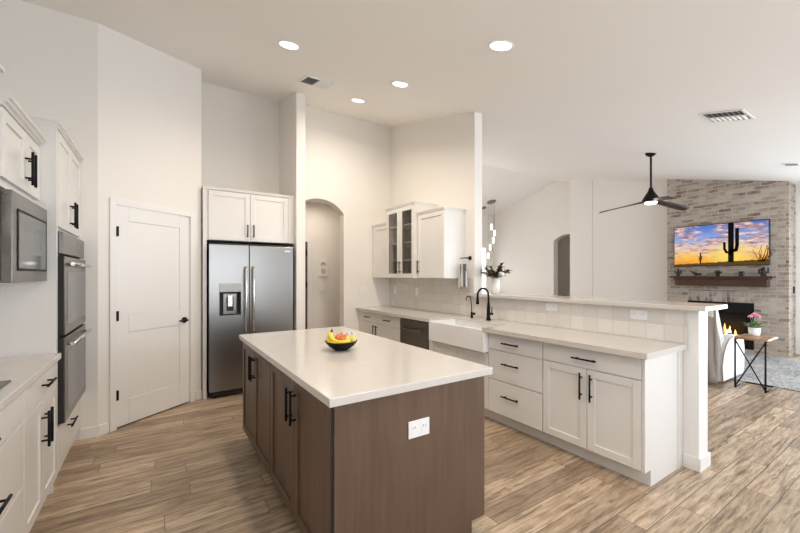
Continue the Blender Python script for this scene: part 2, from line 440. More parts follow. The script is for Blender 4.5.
struct(MB().box(10.24, 11.42, 5.6, 8.2, 2.9, 3.0).out('ceiling_arch_room', M['ceil']))
struct(MB().box(10.24, 11.42, 5.6, 8.2, -.12, 0).out('floor_arch_room', M['floor']))
# entry wall with tall narrow window
b = MB(); y0, y1 = 9.3, 9.45; zc = cz(9.3) + .02
b.box(4.5, 4.85, y0, y1, 0, zc).box(7.75, 9.46, y0, y1, 0, zc).box(4.85, 7.75, y0, y1, 2.4, zc).box(4.85, 7.75, y0, y1, 0, .55).box(9.76, 10.3, y0, y1, 0, zc).box(9.46, 9.76, y0, y1, 2.41, zc).box(9.46, 9.76, y0, y1, 0, .55)  # the wide opening is added for the dining fill light
struct(b.out('wall_far', M['wall']))
wn = struct(MB().box(9.46, 9.49, 9.29, 9.36, .55, 2.41).box(9.73, 9.76, 9.29, 9.36, .55, 2.41).box(9.49, 9.73, 9.29, 9.36, 2.38, 2.41)
            .box(9.49, 9.73, 9.29, 9.36, .55, .58).box(9.49, 9.73, 9.30, 9.34, 1.47, 1.50).out('window_1', M['trim']))
MB().box(9.49, 9.73, 9.345, 9.35, .58, 2.38).out('pane', M['pane'], wn)
wallp('wall_dining_left', rect(4.5, 4.62, 5.46, 9.3))
wallp('wall_dining_near', rect(3.42, 4.62, 5.3, 5.46))
# rear wall behind the camera: glazed kitchen window and sliding doors
zr = cz(-1.3) + .02
b = MB(); b.box(-1.3, -.35, -1.45, -1.3, 0, zr).box(2.55, 3.8, -1.45, -1.3, 0, zr).box(8.8, 9.6, -1.45, -1.3, 0, zr)
b.box(-.35, 2.55, -1.45, -1.3, 2.2, zr).box(-.35, 2.55, -1.45, -1.3, .3, 1.02).box(3.8, 8.8, -1.45, -1.3, 2.2, zr).box(-.35, 2.55, -1.45, -1.3, 0, .3001).box(3.8, 8.8, -1.45, -1.3, 0, .3)
struct(b.out('wall_rear', M['wall']))

def glazing(n, ax, p, u0, u1, z0, z1, bars):
    """window or glazed door: frame, mullions and one sheet of glass, in plane y=p or x=p"""
    def bx(b, a, c, d0, d1, e, g):
        return b.box(a, c, p + d0, p + d1, e, g) if ax == 'y' else b.box(p + d0, p + d1, a, c, e, g)
    b = MB(); t = .05
    bx(b, u0, u0 + t, -.03, .03, z0, z1); bx(b, u1 - t, u1, -.03, .03, z0, z1); bx(b, u0 + t, u1 - t, -.03, .03, z0, z0 + t); bx(b, u0 + t, u1 - t, -.03, .03, z1 - t, z1)
    for k in range(1, bars): u = u0 + (u1 - u0) * k / bars; bx(b, u - .03, u + .03, -.025, .025, z0 + t, z1 - t)
    f_ = struct(b.out(n, M['trim'])); bx(MB(), u0 + t, u1 - t, -.003, .003, z0 + t, z1 - t).out('pane', M['pane'], f_)
glazing('added_window', 'y', 9.38, 4.85, 7.75, .55, 2.4, 3)  # invented window, gives the added dining fill a source
glazing('window_3', 'y', -1.38, -.35, 2.55, 1.02, 2.2, 2)
glazing('window_4', 'y', -1.38, 3.8, 8.8, .3, 2.2, 4)
glazing('added_door', 'x', 9.65, -1.12, 1.12, 0, 2.27, 2)  # invented glazed door, put in behind the added side light

# baseboards
def bb(name, segs, h=.095, t=.014):
    b = MB()
    for (x0, y0), (x1, y1) in segs:          # room lies to the right of the direction of travel
        d = Vector((x1 - x0, y1 - y0, 0)).normalized(); n = Vector((d.y, -d.x, 0)) * t
        p = [Vector((x0, y0, 0)), Vector((x1, y1, 0)), Vector((x1, y1, 0)) + n, Vector((x0, y0, 0)) + n]
        b.prism(p, (0, 0, h))
    return struct(b.out(name, M['trim'], bevel=.003))
bb('baseboard_left', [((-.55, 4.204), (PA.x + .005, PA.y - .001)), (pw(0), pw(D0 - .075)), (pw(D1 + .075), pw(1.084))])
bb('baseboard_back', [((2.45, 5.3), (2.64, 5.3))])
b = MB().box(3.27, 3.465, 1.05, 1.065, 0, .1).box(3.27, 3.285, 1.065, 1.158, 0, .1).box(3.45, 3.465, 1.065, 3.33, 0, .1)
struct(b.out('baseboard_half_wall', M['trim'], bevel=.004))
bb('baseboard_living', [((9.66, 5.4), (9.66, 3.6))])
struct(MB().box(9.535, 9.55, 1.12, 1.2, 0, .1).out('baseboard_living_right', M['trim'], bevel=.003))
bb('baseboard_dining', [((10.09, 9.3), (10.09, 7.25))])
bb('baseboard_hallway', [((2.43, 6.6), (4.0, 6.6))])

# pantry door (local frame: x along the wall, y into the room is negative)
rz = math.atan2(DY, DX)
dr = bpy.data.objects.new('door_1', None); C.objects.link(dr); dr.location = PA; dr.rotation_euler = (0, 0, rz); struct(dr)
b = MB(); b.box(D0 - .064, D0 - .006, -.016, .0, 0, DH + .065).box(D1 + .006, D1 + .064, -.016, .0, 0, DH + .065).box(D0 - .006, D1 + .006, -.016, .0, DH + .008, DH + .065)
b.box(D0 - .010, D0 - .003, 0, .1, 0, DH + .006).box(D1 + .003, D1 + .010, 0, .1, 0, DH + .006)
b.out('door_casing', M['trim'], dr, .003, True)
b = MB(); st = .115
b.box(D0, D0 + st, .006, .045, .012, DH).box(D1 - st, D1, .006, .045, .012, DH)
for z0, z1 in ((.012, .25), (.88, 1.05), (DH - .13, DH)): b.box(D0 + st, D1 - st, .006, .045, z0, z1)
for z0, z1 in ((.25, .88), (1.05, DH - .13)):
    b.box(D0 + st, D1 - st, .013, .035, z0, z1)
b.out('door_slab', M['trim'], dr, .004, True)
MB().box(D0, D1, .02, .1, .0, .011).out('door_gap', M['dark'], dr, 0, True)
for z in (.27, 1.0, 1.78): MB().box(D0 - .012, D0 + .006, -.024, .006, z, z + .09).out('hinge', M['black'], dr, 0, True)
b = MB().lathe([(0, -.012), (.03, -.012), (.032, -.006), (.03, .006)], (D1 - .065, 0, .93), 20, 'y')
b.tube([(D1 - .065, -.010, .93), (D1 - .065, -.055, .93)], .010).tube([(D1 - .065, -.052, .93), (D1 - .165, -.052, .93)], [.011, .008])
b.out('door_handle', M['black'], dr, 0, True)
# hallway door casing with a dark door standing ajar
b = MB().box(2.31, 2.385, 6.582, 6.6, 0, 2.09).box(1.5, 2.31, 6.582, 6.6, 2.03, 2.09)
dh = struct(b.out('door_2', M['trim'], bevel=.003))
MB().box(1.5, 2.305, 6.592, 6.599, 0, 2.03).out('door_slab', M['mantel'], dh)
for z in (.25, 1.2, 1.78): MB().box(2.25, 2.30, 6.57, 6.592, z, z + .10).out('hinge', M['black'], dh)

# ------------------------------------------------------------------ cabinet helpers
class Face:
    """a vertical front: u runs along it, w outward from plane p"""
    def __init__(s, ax, p): s.ax, s.p = ax, p
    def pt(s, u, w, z):
        return {'-x': (s.p - w, u, z), '+x': (s.p + w, u, z), '-y': (u, s.p - w, z)}[s.ax]
    def box(s, b, u0, u1, w0, w1, z0, z1):
        a = s.pt(u0, w0, z0); c = s.pt(u1, w1, z1); b.box(a[0], c[0], a[1], c[1], a[2], c[2]); return b
def shaker(f, root, u0, u1, z0, z1, m='cab', name='door', glass=False, st=.056):
    b = MB(); t = .019
    f.box(b, u0, u0 + st, -t, 0, z0, z1); f.box(b, u1 - st, u1, -t, 0, z0, z1)
    f.box(b, u0 + st, u1 - st, -t, 0, z0, z0 + st); f.box(b, u0 + st, u1 - st, -t, 0, z1 - st, z1)
    if not glass: f.box(b, u0 + st, u1 - st, -t, -.009, z0 + st, z1 - st)
    d = b.out(name, M[m], root, .0018)
    if glass: f.box(MB(), u0 + st, u1 - st, -.012, -.008, z0 + st, z1 - st).out('glass_pane', M['glass'], d)
    return d
def slab(f, root, u0, u1, z0, z1, m='cab'):
    return f.box(MB(), u0, u1, -.019, 0, z0, z1).out('drawer', M[m], root, .0022)
def handle(f, part, u, z, L=.19, vert=True, off=.032, r=.007, sp=.064):
    b = MB()
    if vert:
        b.tube([f.pt(u, off, z - L/2), f.pt(u, off, z + L/2)], r)
        for q in (-sp, sp): b.tube([f.pt(u, -.001, z + q), f.pt(u, off, z + q)], r * .8, 8)
    else:
        b.tube([f.pt(u - L/2, off, z), f.pt(u + L/2, off, z)], r)
        for q in (-sp, sp): b.tube([f.pt(u + q, -.001, z), f.pt(u + q, off, z)], r * .8, 8)
    return b.out('handle', M['black'], part)
def carcass(name, m, root, x0, x1, y0, y1, z0, z1): return MB().box(x0, x1, y0, y1, z0, z1).out(name, M[m], root, .0015)

# ------------------------------------------------------------------ island
IX0, IX1, IY0, IY1 = .64, 1.515, 1.478, 3.37
isl = thing('kitchen_island', (1.07, 2.42, 0), 'brown stained wooden island with four shaker doors under a white top', 'kitchen island')
carcass('body', 'island', isl, IX0, 1.50, IY0, IY1, .10, .875)
MB().box(.70, 1.42, 1.50, 3.32, 0, .10).out('toe_kick', M['island'], isl)
b = MB().prism([(.628, 1.46, .10), (.70, 1.46, .10), (.70, 1.46, 0), (1.42, 1.46, 0), (1.42, 1.46, .10), (1.515, 1.46, .10), (1.515, 1.46, .875), (.628, 1.46, .875)], (0, .018, 0))
b.out('end_panel', M['island'], isl, .001)
MB().box(.6215, .6275, 1.468, 1.477, .10, .875).out('shadow_gap', M['dark'], isl)
MB().box(1.50, 1.515, 1.479, 3.37, .10, .875).out('side_panel', M['island'], isl)
f = Face('-x', .62)
for u0, u1, hu in ((2.945, 3.385, 2.972), (2.482, 2.938, 2.915), (1.985, 2.472, 2.018), (1.482, 1.979, 1.944)):
    d = shaker(f, isl, u0, u1, .115, .865, 'island')
    handle(f, d, hu, .722, .178)
ct = MB().box(.594, 1.549, 1.430, 3.412, .876, .914).out('island_countertop', M['quartz'], None, .004, seg=3)
tag(ct, 'thick white quartz slab covering the brown island', 'countertop')

def outlet(name, f, u0, u1, z0, z1, label, gang=2, cat='outlet', kind='duplex', group=None, horiz=False):
    r = thing(name, f.pt((u0+u1)/2, 0, z0), label, cat, group)
    f.box(MB(), u0, u1, 0, .006, z0, z1).out('cover_plate', M['plate'], r, .002)
    wv = (u1 - u0) / gang
    for k in range(gang):
        a = u0 + wv * (k + .5); zc_ = (z0 + z1) / 2
        if kind == 'switch': f.box(MB(), a - .016, a + .016, .006, .009, zc_ - .033, zc_ + .033).out('rocker', M['plate'], r, .001)
        else:
            q = f.box(MB(), a - .017, a + .017, .006, .008, zc_ - .024, zc_ + .024).out('receptacle', M['plate'], r, .001)
            s_ = MB(); f.box(s_, a - .008, a - .006, .008, .0085, zc_ + .003, zc_ + .014); f.box(s_, a + .005, a + .007, .008, .0085, zc_ + .003, zc_ + .014)
            s_.out('slot', M['dark'], q)
    return r
fi = Face('-y', 1.46)
outlet('wall_outlet', fi, 1.004, 1.128, .640, .722, 'white double outlet on the brown end panel of the island')

# ------------------------------------------------------------------ peninsula run (fronts face -x at x=2.70)
f = Face('-x', 2.70); CX0, CX1 = 2.719, 3.2675
def base_body(root, y0, y1, z1=.875):
    carcass('body', 'cab', root, CX0, CX1, y0, y1, .11, z1)
    MB().box(2.78, CX1, y0, y1, 0, .11).out('toe_kick', M['cab'], root)
# end cabinet
e = thing('base_cabinet', (2.98, 1.55, 0), 'white cabinet with a wide drawer above two doors at the open end of the peninsula', 'cabinet')
base_body(e, 1.185, 1.945)
b = MB().prism([(2.70, 1.166, .11), (2.78, 1.166, .11), (2.78, 1.166, 0), (3.2832, 1.166, 0), (3.2832, 1.166, .875), (2.70, 1.166, .875)], (0, .018, 0))
b.out('end_panel', M['cab'], e, .001)
MB().box(3.20, 3.2832, 1.160, 1.166, 0, .875).out('filler_strip', M['cab'], e, .001)
handle(f, slab(f, e, 1.188, 1.940, .722, .865), 1.575, .79, .19, False)
for u0, u1, hu in ((1.188, 1.561, 1.525), (1.567, 1.940, 1.603)):
    handle(f, shaker(f, e, u0, u1, .115, .714), hu, .585, .20)
# drawer bank
e = thing('drawer_cabinet', (2.98, 2.25, 0), 'white cabinet of three flat drawers between the farmhouse sink and the end cabinet', 'cabinet')
base_body(e, 1.948, 2.553)
for z0, z1 in ((.115, .424), (.432, .708), (.716, .865)):
    handle(f, slab(f, e, 1.951, 2.550, z0, z1), 2.27, (z0 + z1) / 2 + (.0 if z1 > .8 else .03), .19, False)
# sink cabinet
e = thing('sink_cabinet', (2.98, 3.0, 0), 'white two door cabinet under the farmhouse sink', 'cabinet')
base_body(e, 2.556, 3.49, .66)
f.box(MB(), 2.556, 2.59, -.019, 0, .115, .66).out('filler_strip', M['cab'], e); f.box(MB(), 3.43, 3.49, -.019, 0, .115, .66).out('filler_strip', M['cab'], e)
for u0, u1 in ((2.593, 3.005), (3.011, 3.427)): shaker(f, e, u0, u1, .115, .655)
# farmhouse sink
sk = thing('farmhouse_sink', (2.85, 2.99, .67), 'white apron front farmhouse sink set in the peninsula counter', 'sink')
SY0, SY1 = 2.556, 3.42
b = MB().box(2.64, 2.665, SY0, SY1, .672, .893).box(3.05, 3.075, SY0, SY1, .672, .893).box(2.665, 3.05, SY0, SY0 + .025, .672, .893).box(2.665, 3.05, SY1 - .025, SY1, .672, .893).box(2.665, 3.05, SY0 + .025, SY1 - .025, .672, .695)
b.out('basin', M['porc'], sk, .006, seg=3)
MB().lathe([(0, .004), (.04, .004), (.045, 0)], (2.86, 2.97, .6955), 20).out('drain', M['chrome'], sk)
# dishwasher
dw = thing('dishwasher', (2.98, 3.80, 0), 'dark stainless dishwasher to the left of the farmhouse sink', 'dishwasher')
MB().box(2.722, 3.25, 3.505, 4.105, .10, .87).out('body', M['dark'], dw)
MB().box(2.78, 3.25, 3.505, 4.105, 0, .10).out('toe_kick', M['dark'], dw)
dd = f.box(MB(), 3.508, 4.102, -.02, .005, .115, .775).out('door', M['steeld'], dw, .003)
f.box(MB(), 3.508, 4.102, -.02, .005, .779, .852).out('control_panel', M['steeld'], dw, .003)
f.box(MB(), 3.508, 4.102, -.02, -.004, .855, .872).out('top_gap', M['dark'], dw)
b = MB(); pts = [f.pt(3.62, .006, .745), f.pt(3.64, .035, .742), f.pt(3.72, .042, .735), f.pt(3.89, .042, .735), f.pt(3.97, .035, .742), f.pt(3.99, .006, .745)]
b.tube(pts, .011, 8).out('handle', M['steeld'], dd)
# left base cabinet
e = thing('base_cabinet', (2.98, 4.7, 0), 'white base cabinet with two drawers over two doors left of the dishwasher', 'cabinet')
base_body(e, 4.112, 5.296)
handle(f, slab(f, e, 4.115, 4.752, .716, .865), 4.43, .79, .17, False)
handle(f, slab(f, e, 4.758, 5.255, .716, .865), 5.0, .79, .15, False)
handle(f, shaker(f, e, 4.115, 4.752, .115, .708), 4.79 - .075, .60, .17); handle(f, shaker(f, e, 4.758, 5.255, .115, .708), 4.795, .60, .17)
f.box(MB(), 5.258, 5.296, -.019, 0, .115, .865).out('filler_strip', M['cab'], e)
# counter with cut-out for the sink
b = MB().box(2.64, 3.2675, 1.130, SY0 + .02, .876, .914).box(2.64, 3.2675, SY1 - .02, 5.298, .876, .914).box(3.06, 3.2675, SY0 + .02, SY1 - .02, .876, .914)
b.prism([(3.02, SY0+.02, .8955), (3.06, SY0+.02, .8955), (3.06, SY1-.02, .8955), (3.02, SY1-.02, .8955)], (0, 0, .0185))
tag(b.out('counter_slab', M['quartz']), 'long white quartz counter running over the peninsula and wall cabinets to the sink', 'countertop')
b = MB().box(3.20, 3.64, 1.0, 3.32, 1.166, 1.20)
tag(b.out('bar_top', M['quartz'], None, .004, seg=3), 'raised white quartz bar ledge capping the half wall behind the sink', 'countertop')
MBx = MB().box(3.20, 3.2832, 3.322, 3.40, 1.167, 1.20)
struct(MBx.out('trim_1', M['quartz'], None, .003))
fb = Face('-x', 3.2698)
outlet('wall_outlet', fb, 2.187, 2.315, 1.068, 1.142, 'white outlet plate on the tiled half wall nearer the black faucet', 2)
outlet('wall_outlet', fb, 1.394, 1.521, 1.062, 1.138, 'white outlet plate on the tiled half wall nearest its open end', 2)
outlet('wall_outlet', fb, 4.48, 4.55, 1.12, 1.235, 'white outlet on the tile below the glass fronted wall cabinet', 1)
outlet('wall_outlet', fb, 5.09, 5.16, 1.12, 1.235, 'white outlet on the tile in the back corner under the narrow wall cabinet', 1)
fw = Face('-y', 5.2995)
outlet('wall_switch', fw, 2.70, 2.84, 1.13, 1.24, 'white switch plate on the back wall beside the arched passage', 3, 'switch', 'switch')

# faucets
fc = thing('kitchen_faucet', (3.13, 3.0, .914), 'tall matte black gooseneck faucet behind the farmhouse sink', 'faucet')
fx, fy = 3.13, 2.955
b = MB().lathe([(0, 0), (.027, 0), (.027, .012), (.021, .03), (.019, .14), (.0135, .20)], (fx, fy, .9145), 20)
b.out('base', M['black'], fc)
b = MB(); pts = [(fx, fy, 1.10)] + [(fx, fy, 1.10 + .03*k) for k in range(1, 4)]
cx_ = .085; 
for k in range(0, 13):
    a = PI * k / 12 * 1.05; pts.append((fx - cx_ + cx_*math.cos(a), fy, 1.19 + cx_*math.sin(a)))
b.tube(pts, .0115, 12); e_ = pts[-1]
b.out('spout', M['black'], fc)
MB().tube([(e_[0], fy, e_[2]), (e_[0] - .001, fy, e_[2] - .075)], [.0145, .018], 14).out('spray_head', M['black'], fc)
b = MB().tube([(fx, fy - .015, .99), (fx, fy - .06, .99)], .013, 12).tube([(fx, fy - .05, .99), (fx - .01, fy - .06, 1.07)], .006, 8)
b.out('lever', M['black'], fc)
fc = thing('filter_faucet', (3.15, 3.30, .914), 'small black curved drinking water tap left of the tall faucet', 'faucet')
fx, fy = 3.15, 3.24
MB().lathe([(0, 0), (.017, 0), (.017, .008), (.013, .02), (.013, .07), (0, .075)], (fx, fy, .9145), 16).out('base', M['black'], fc)
pts = [(fx, fy, .98), (fx - .004, fy, 1.05), (fx - .015, fy, 1.12)] + [(fx - .055 + .035*math.cos(a), fy, 1.145 + .03*math.sin(a)) for a in (.2, .7, 1.3, 1.9, 2.5, 3.0)] + [(fx - .093, fy, 1.125)]
MB().tube(pts, .0055, 10).out('spout', M['black'], fc)
MB().tube([(fx, fy - .01, .955), (fx, fy - .045, .968)], [.009, .016], 10).out('lever', M['black'], fc)

# ------------------------------------------------------------------ wall cabinets on the right wall
def crown(b, f, u0, u1, z, dep, h=.045, o=.018, ends=(1, 1)):
    """stepped cornice on top of a cabinet front and its returns"""
    for k, (oo, z0, z1) in enumerate(((.004, z, z + h*.35), (o*.6, z + h*.35, z + h*.7), (o, z + h*.7, z + h))):
        f.box(b, u0 - oo*ends[0], u1 + oo*ends[1], -dep, oo, z0, z1)
def wall_cab(y0, y1, xf, z0, z1, label, doors, crown_ends=(1, 1), glass=False, ch=.035):
    f = Face('-x', xf); r = thing('wall_cabinet', ((xf + 3.27)/2, (y0+y1)/2, z0), label, 'cabinet')
    if glass:
        t = .018; X0, X1 = xf + .019, 3.2845
        b = MB().box(X0, X1, y0, y0 + t, z0, z1).box(X0, X1, y1 - t, y1, z0, z1).box(X0, X1, y0 + t, y1 - t, z0, z0 + t).box(X0, X1, y0 + t, y1 - t, z1 - t, z1)
        b.out('body', M['cab'], r, .001)
        MB().box(X1 - .01, X1, y0 + t, y1 - t, z0 + t, z1 - t).out('back_panel', M['cabin'], r)
        for k in range(3):
            zz = z0 + (z1 - z0) * (k + 1) / 4
            MB().box(X0 + .02, X1 - .011, y0 + t, y1 - t, zz - .009, zz + .009).out('shelf', M['cab'], r)
    else:
        carcass('body', 'cab', r, xf + .019, 3.2845, y0, y1, z0, z1)
    b = MB(); crown(b, f, y0, y1, z1, 3.2845 - xf, ch, .012, crown_ends); b.out('crown_moulding', M['cab'], r)
    for u0, u1, hu in doors:
        d = shaker(f, r, u0, u1, z0 + .003, z1 - .004, glass=glass, st=.058)
        if hu: handle(f, d, hu, z0 + .15, .17, r=.007)
    return r
wall_cab(3.49, 4.045, 2.93, 1.383, 2.225, 'white wall cabinet with one solid door nearest the open end of the wall', [(3.493, 4.03, 4.0)], (1, 0))
wall_cab(4.046, 4.765, 2.88, 1.383, 2.375, 'taller white wall cabinet with two glass doors', [(4.049, 4.403, 4.365), (4.409, 4.762, 4.447)], (1, 1), True)
wall_cab(4.766, 5.298, 2.93, 1.383, 2.19, 'narrow white wall cabinet tucked in the back corner', [(4.769, 5.26, None)], (0, 0))

# towel ring and towels
tr = thing('towel_ring', (3.22, 3.41, 1.60), 'black metal towel ring on the wall end beside the wall cabinets', 'towel ring')
b = MB().lathe([(0, -.012), (.026, -.012), (.026, 0), (0, 0)], (3.2845, 3.405, 1.635), 18, 'x').tube([(3.262, 3.405, 1.635), (3.19, 3.405, 1.635)], .008)
b.out('mount', M['black'], tr)
b = MB().tube([(3.195, 3.40, 1.635), (3.195, 3.50, 1.635), (3.195, 3.52, 1.60), (3.195, 3.52, 1.545), (3.195, 3.38, 1.545)], .006, 8)
b.out('ring', M['black'], tr)
tw = thing('hand_towel', (3.2, 3.44, 1.25), 'grey and white striped hand towels hanging folded from the black ring', 'towel')
for nm, y0, y1, zb, xo in (('front_fold', 3.36, 3.45, 1.27, .016), ('rear_fold', 3.42, 3.525, 1.255, 0)):
    b = MB(); nY = 14; rows = []
    for zi in range(9):
        tz = zi / 8; z = 1.56 + (zb - 1.56) * tz; row = []
        for k in range(nY + 1):
            u = k / nY; yc = (y0 + y1) / 2; wd = (y1 - y0) * (.5 + .5 * min(1, tz * 1.6)); y = yc + (u - .5) * wd
            row.append((3.180 - xo + .012 * math.sin(u * PI * 4 + tz), y, z))
        rows.append(row)
    b.smooth = True
    V = [[b.v(p) for p in r_] for r_ in rows]; W = [[b.v((p[0] + .018, p[1], p[2])) for p in r_] for r_ in rows]
    for i in range(8):
        for k in range(nY):
            b._f([V[i][k], V[i][k+1], V[i+1][k+1], V[i+1][k]]); b._f([W[i][k+1], W[i][k], W[i+1][k], W[i+1][k+1]])
        b._f([V[i][0], V[i+1][0], W[i+1][0], W[i][0]]); b._f([V[i][nY], W[i][nY], W[i+1][nY], V[i+1][nY]])
    for k in range(nY):
        b._f([V[0][k], W[0][k], W[0][k+1], V[0][k+1]]); b._f([V[8][k], V[8][k+1], W[8][k+1], W[8][k]])
    b.out(nm, M['towel'], tw)

# ------------------------------------------------------------------ left run (fronts face +x)
f = Face('+x', -.535); LB = -.554
def lbase(root, y0, y1):
    carcass('body', 'cab', root, -1.148, LB, y0, y1, .11, .875); MB().box(-1.148, -.585, y0, y1, 0, .11).out('toe_kick', M['cab'], root)
e = thing('base_cabinet', (-.85, 2.88, 0), 'white base cabinet with a drawer over two doors next to the oven tower', 'cabinet')
lbase(e, 2.519, 3.248)
handle(f, slab(f, e, 2.522, 3.243, .716, .868), 2.92, .80, .19, False)
for u0, u1, hu in ((2.522, 2.880, 2.846), (2.886, 3.243, 2.921)): handle(f, shaker(f, e, u0, u1, .115, .708), hu, .555, .20)
e = thing('drawer_cabinet', (-.85, 2.1, 0), 'white three drawer cabinet under the cooktop at the left edge', 'cabinet')
lbase(e, 1.6, 2.516)
for z0, z1 in ((.115, .398), (.406, .706), (.714, .868)): handle(f, slab(f, e, 1.603, 2.513, z0, z1), 1.94 if z1 > .8 else 2.08, (z0+z1)/2 - (.05 if z1 < .8 else 0), .20, False)
e = thing('base_cabinet', (-.85, 1.2, 0), 'white base cabinet with doors left of the cooktop drawers', 'cabinet')
lbase(e, .8, 1.597)
for u0, u1 in ((.803, 1.196), (1.202, 1.594)): shaker(f, e, u0, u1, .115, .868)
tag(MB().box(-1.148, -.515, .80, 3.25, .876, .914).out('counter_slab', M['quartz'], None, .004, seg=3), 'white quartz counter along the left wall holding the cooktop', 'countertop')
ck = thing('cooktop', (-.85, 2.0, .914), 'black glass cooktop let into the left wall counter', 'cooktop')
MB().box(-1.08, -.575, 1.60, 2.505, .9145, .921).out('glass_top', M['blackgl'], ck, .002)
for x, y, r_ in ((-.72, 2.25, .1), (-.95, 2.25, .07), (-.72, 1.85, .08), (-.95, 1.85, .1)): MB().lathe([(r_, 0), (r_, .0004), (r_ - .004, .0004), (r_ - .004, 0)], (x, y, .9211), 32).out('burner_ring', M['grey'], ck)

# oven tower
f = Face('+x', -.54); TB = -.559; TY0, TY1 = 3.262, 4.200
tw_ = thing('oven_tower_cabinet', (-.85, 3.73, 0), 'tall white cabinet housing the double wall oven', 'cabinet')
b = MB().box(-1.148, TB, TY0, TY0 + .019, .0, 2.39).box(-1.148, TB, TY1 - .019, TY1, .11, 2.39).box(-1.148, TB, TY0 + .019, TY1 - .019, .11, .415).box(-1.148, TB, TY0 + .019, TY1 - .019, 1.722, 2.39)
b.box(-1.148, -1.13, TY0 + .019, TY1 - .019, .415, 1.722)
b.out('body', M['cab'], tw_, .001)
MB().box(-1.148, -.585, TY0 + .019, TY1, 0, .11).out('toe_kick', M['cab'], tw_)
f.box(MB(), TY0, TY0 + .035, -.019, -.001, .11, 2.39).out('face_stile', M['cab'], tw_)
b = MB(); crown(b, f, TY0, TY1, 2.39, .6, .04, .018, (1, 0)); b.out('crown_moulding', M['cab'], tw_)
for u0, u1, hu in ((3.318, 3.745, 3.705), (3.751, 4.178, 3.79)): handle(f, shaker(f, tw_, u0, u1, 1.745, 2.382), hu, 1.875, .19)
handle(f, slab(f, tw_, 3.318, 4.178, .125, .412), 3.68, .325, .22, False)
ov = thing('double_wall_oven', (-.8, 3.75, .42), 'stainless steel double wall oven built into the tall cabinet', 'oven')
OY0, OY1 = 3.315, 4.178
f2 = Face('+x', -.528)
MB().box(-1.1, -.545, 3.30, 4.178, .418, 1.718).out('body', M['dark'], ov)
pn = f2.box(MB(), OY0, OY1, -.016, .012, 1.565, 1.712).out('control_panel', M['ovensteel'], ov, .003)
f2.box(MB(), 3.79, 3.93, .012, .0125, 1.60, 1.67).out('display', M['display'], pn)
for z0, z1 in ((1.02, 1.548), (.43, 1.0)):
    d = f2.box(MB(), OY0, OY1, .014, .022, z0, z1).out('oven_door', M['ovensteel'], ov, .002); f2.box(MB(), OY0, OY1, -.016, .0135, z0, z1).out('door_core', M['dark'], d)
    f2.box(MB(), OY0 + .07, OY1 - .05, .022, .0235, z0 + .06, z1 - .105).out('oven_window', M['ovenglass'], d, .0008)
    b = MB().tube([f2.pt(OY0 + .05, .055, z1 - .05), f2.pt(OY1 - .05, .055, z1 - .05)], .0125, 12)
    for u in (OY0 + .08, OY1 - .08): b.tube([f2.pt(u, .02, z1 - .05), f2.pt(u, .055, z1 - .05)], .010, 8)
    b.out('handle', M['chrome'], d)

# cabinet over the microwave, the microwave and the hood cabinet
f = Face('+x', -.62)
e = thing('wall_cabinet', (-.85, 2.9, 1.85), 'white two door wall cabinet above the built in microwave', 'cabinet')
carcass('body', 'cab', e, -1.148, -.639, 2.535, 3.259, 1.86, 2.245)
MB().box(-1.148, -.645, 2.535, 2.552, 1.37, 1.86).box(-1.148, -.645, 3.243, 3.259, 1.37, 1.86).box(-1.148, -.645, 2.552, 3.243, 1.37, 1.384).out('microwave_surround', M['cab'], e)
b = MB(); crown(b, f, 2.555, 3.259, 2.245, .5, .05, .035, (0, 0)); b.out('crown_moulding', M['cab'], e)
for u0, u1, hu in ((2.565, 2.962, 2.938), (2.968, 3.257, 3.0)): handle(f, shaker(f, e, u0, u1, 1.90, 2.238), hu, 2.03, .19, sp=.055)
mw = thing('microwave', (-.8, 2.9, 1.385), 'stainless built in microwave below the left wall cabinet', 'microwave')
f3 = Face('+x', -.583)
MB().box(-1.12, -.625, 2.556, 3.240, 1.385, 1.838).out('body', M['steeld'], mw)
d = f3.box(MB(), 2.552, 3.240, -.04, 0, 1.384, 1.838).out('front_frame', M['ovensteel'], mw, .003)
w_ = f3.box(MB(), 2.64, 3.20, 0, .003, 1.455, 1.745).out('door_glass', M['ovenglass'], d, .001)
b = MB()
for q in ((2.628, 2.64, 1.443, 1.757), (3.20, 3.212, 1.443, 1.757)): f3.box(b, q[0], q[1], 0, .004, q[2], q[3])
for q in ((2.64, 3.20, 1.443, 1.455), (2.64, 3.20, 1.745, 1.757)): f3.box(b, q[0], q[1], 0, .004, q[2], q[3])
b.out('window_rim', M['dark'], d)
e = thing('hood_cabinet', (-.85, 2.1, 1.75), 'taller white hood cabinet above the cooktop cut off by the left edge', 'cabinet')
carcass('body', 'cab', e, -1.148, -.655, 1.65, 2.45, 1.62, 2.335)
f4 = Face('+x', -.636); shaker(f4, e, 1.655, 2.047, 1.625, 2.33); shaker(f4, e, 2.053, 2.445, 1.625, 2.33)
b = MB(); crown(b, f4, 1.65, 2.45, 2.335, .49, .055, .042, (1, 1)); b.out('crown_moulding', M['cab'], e)

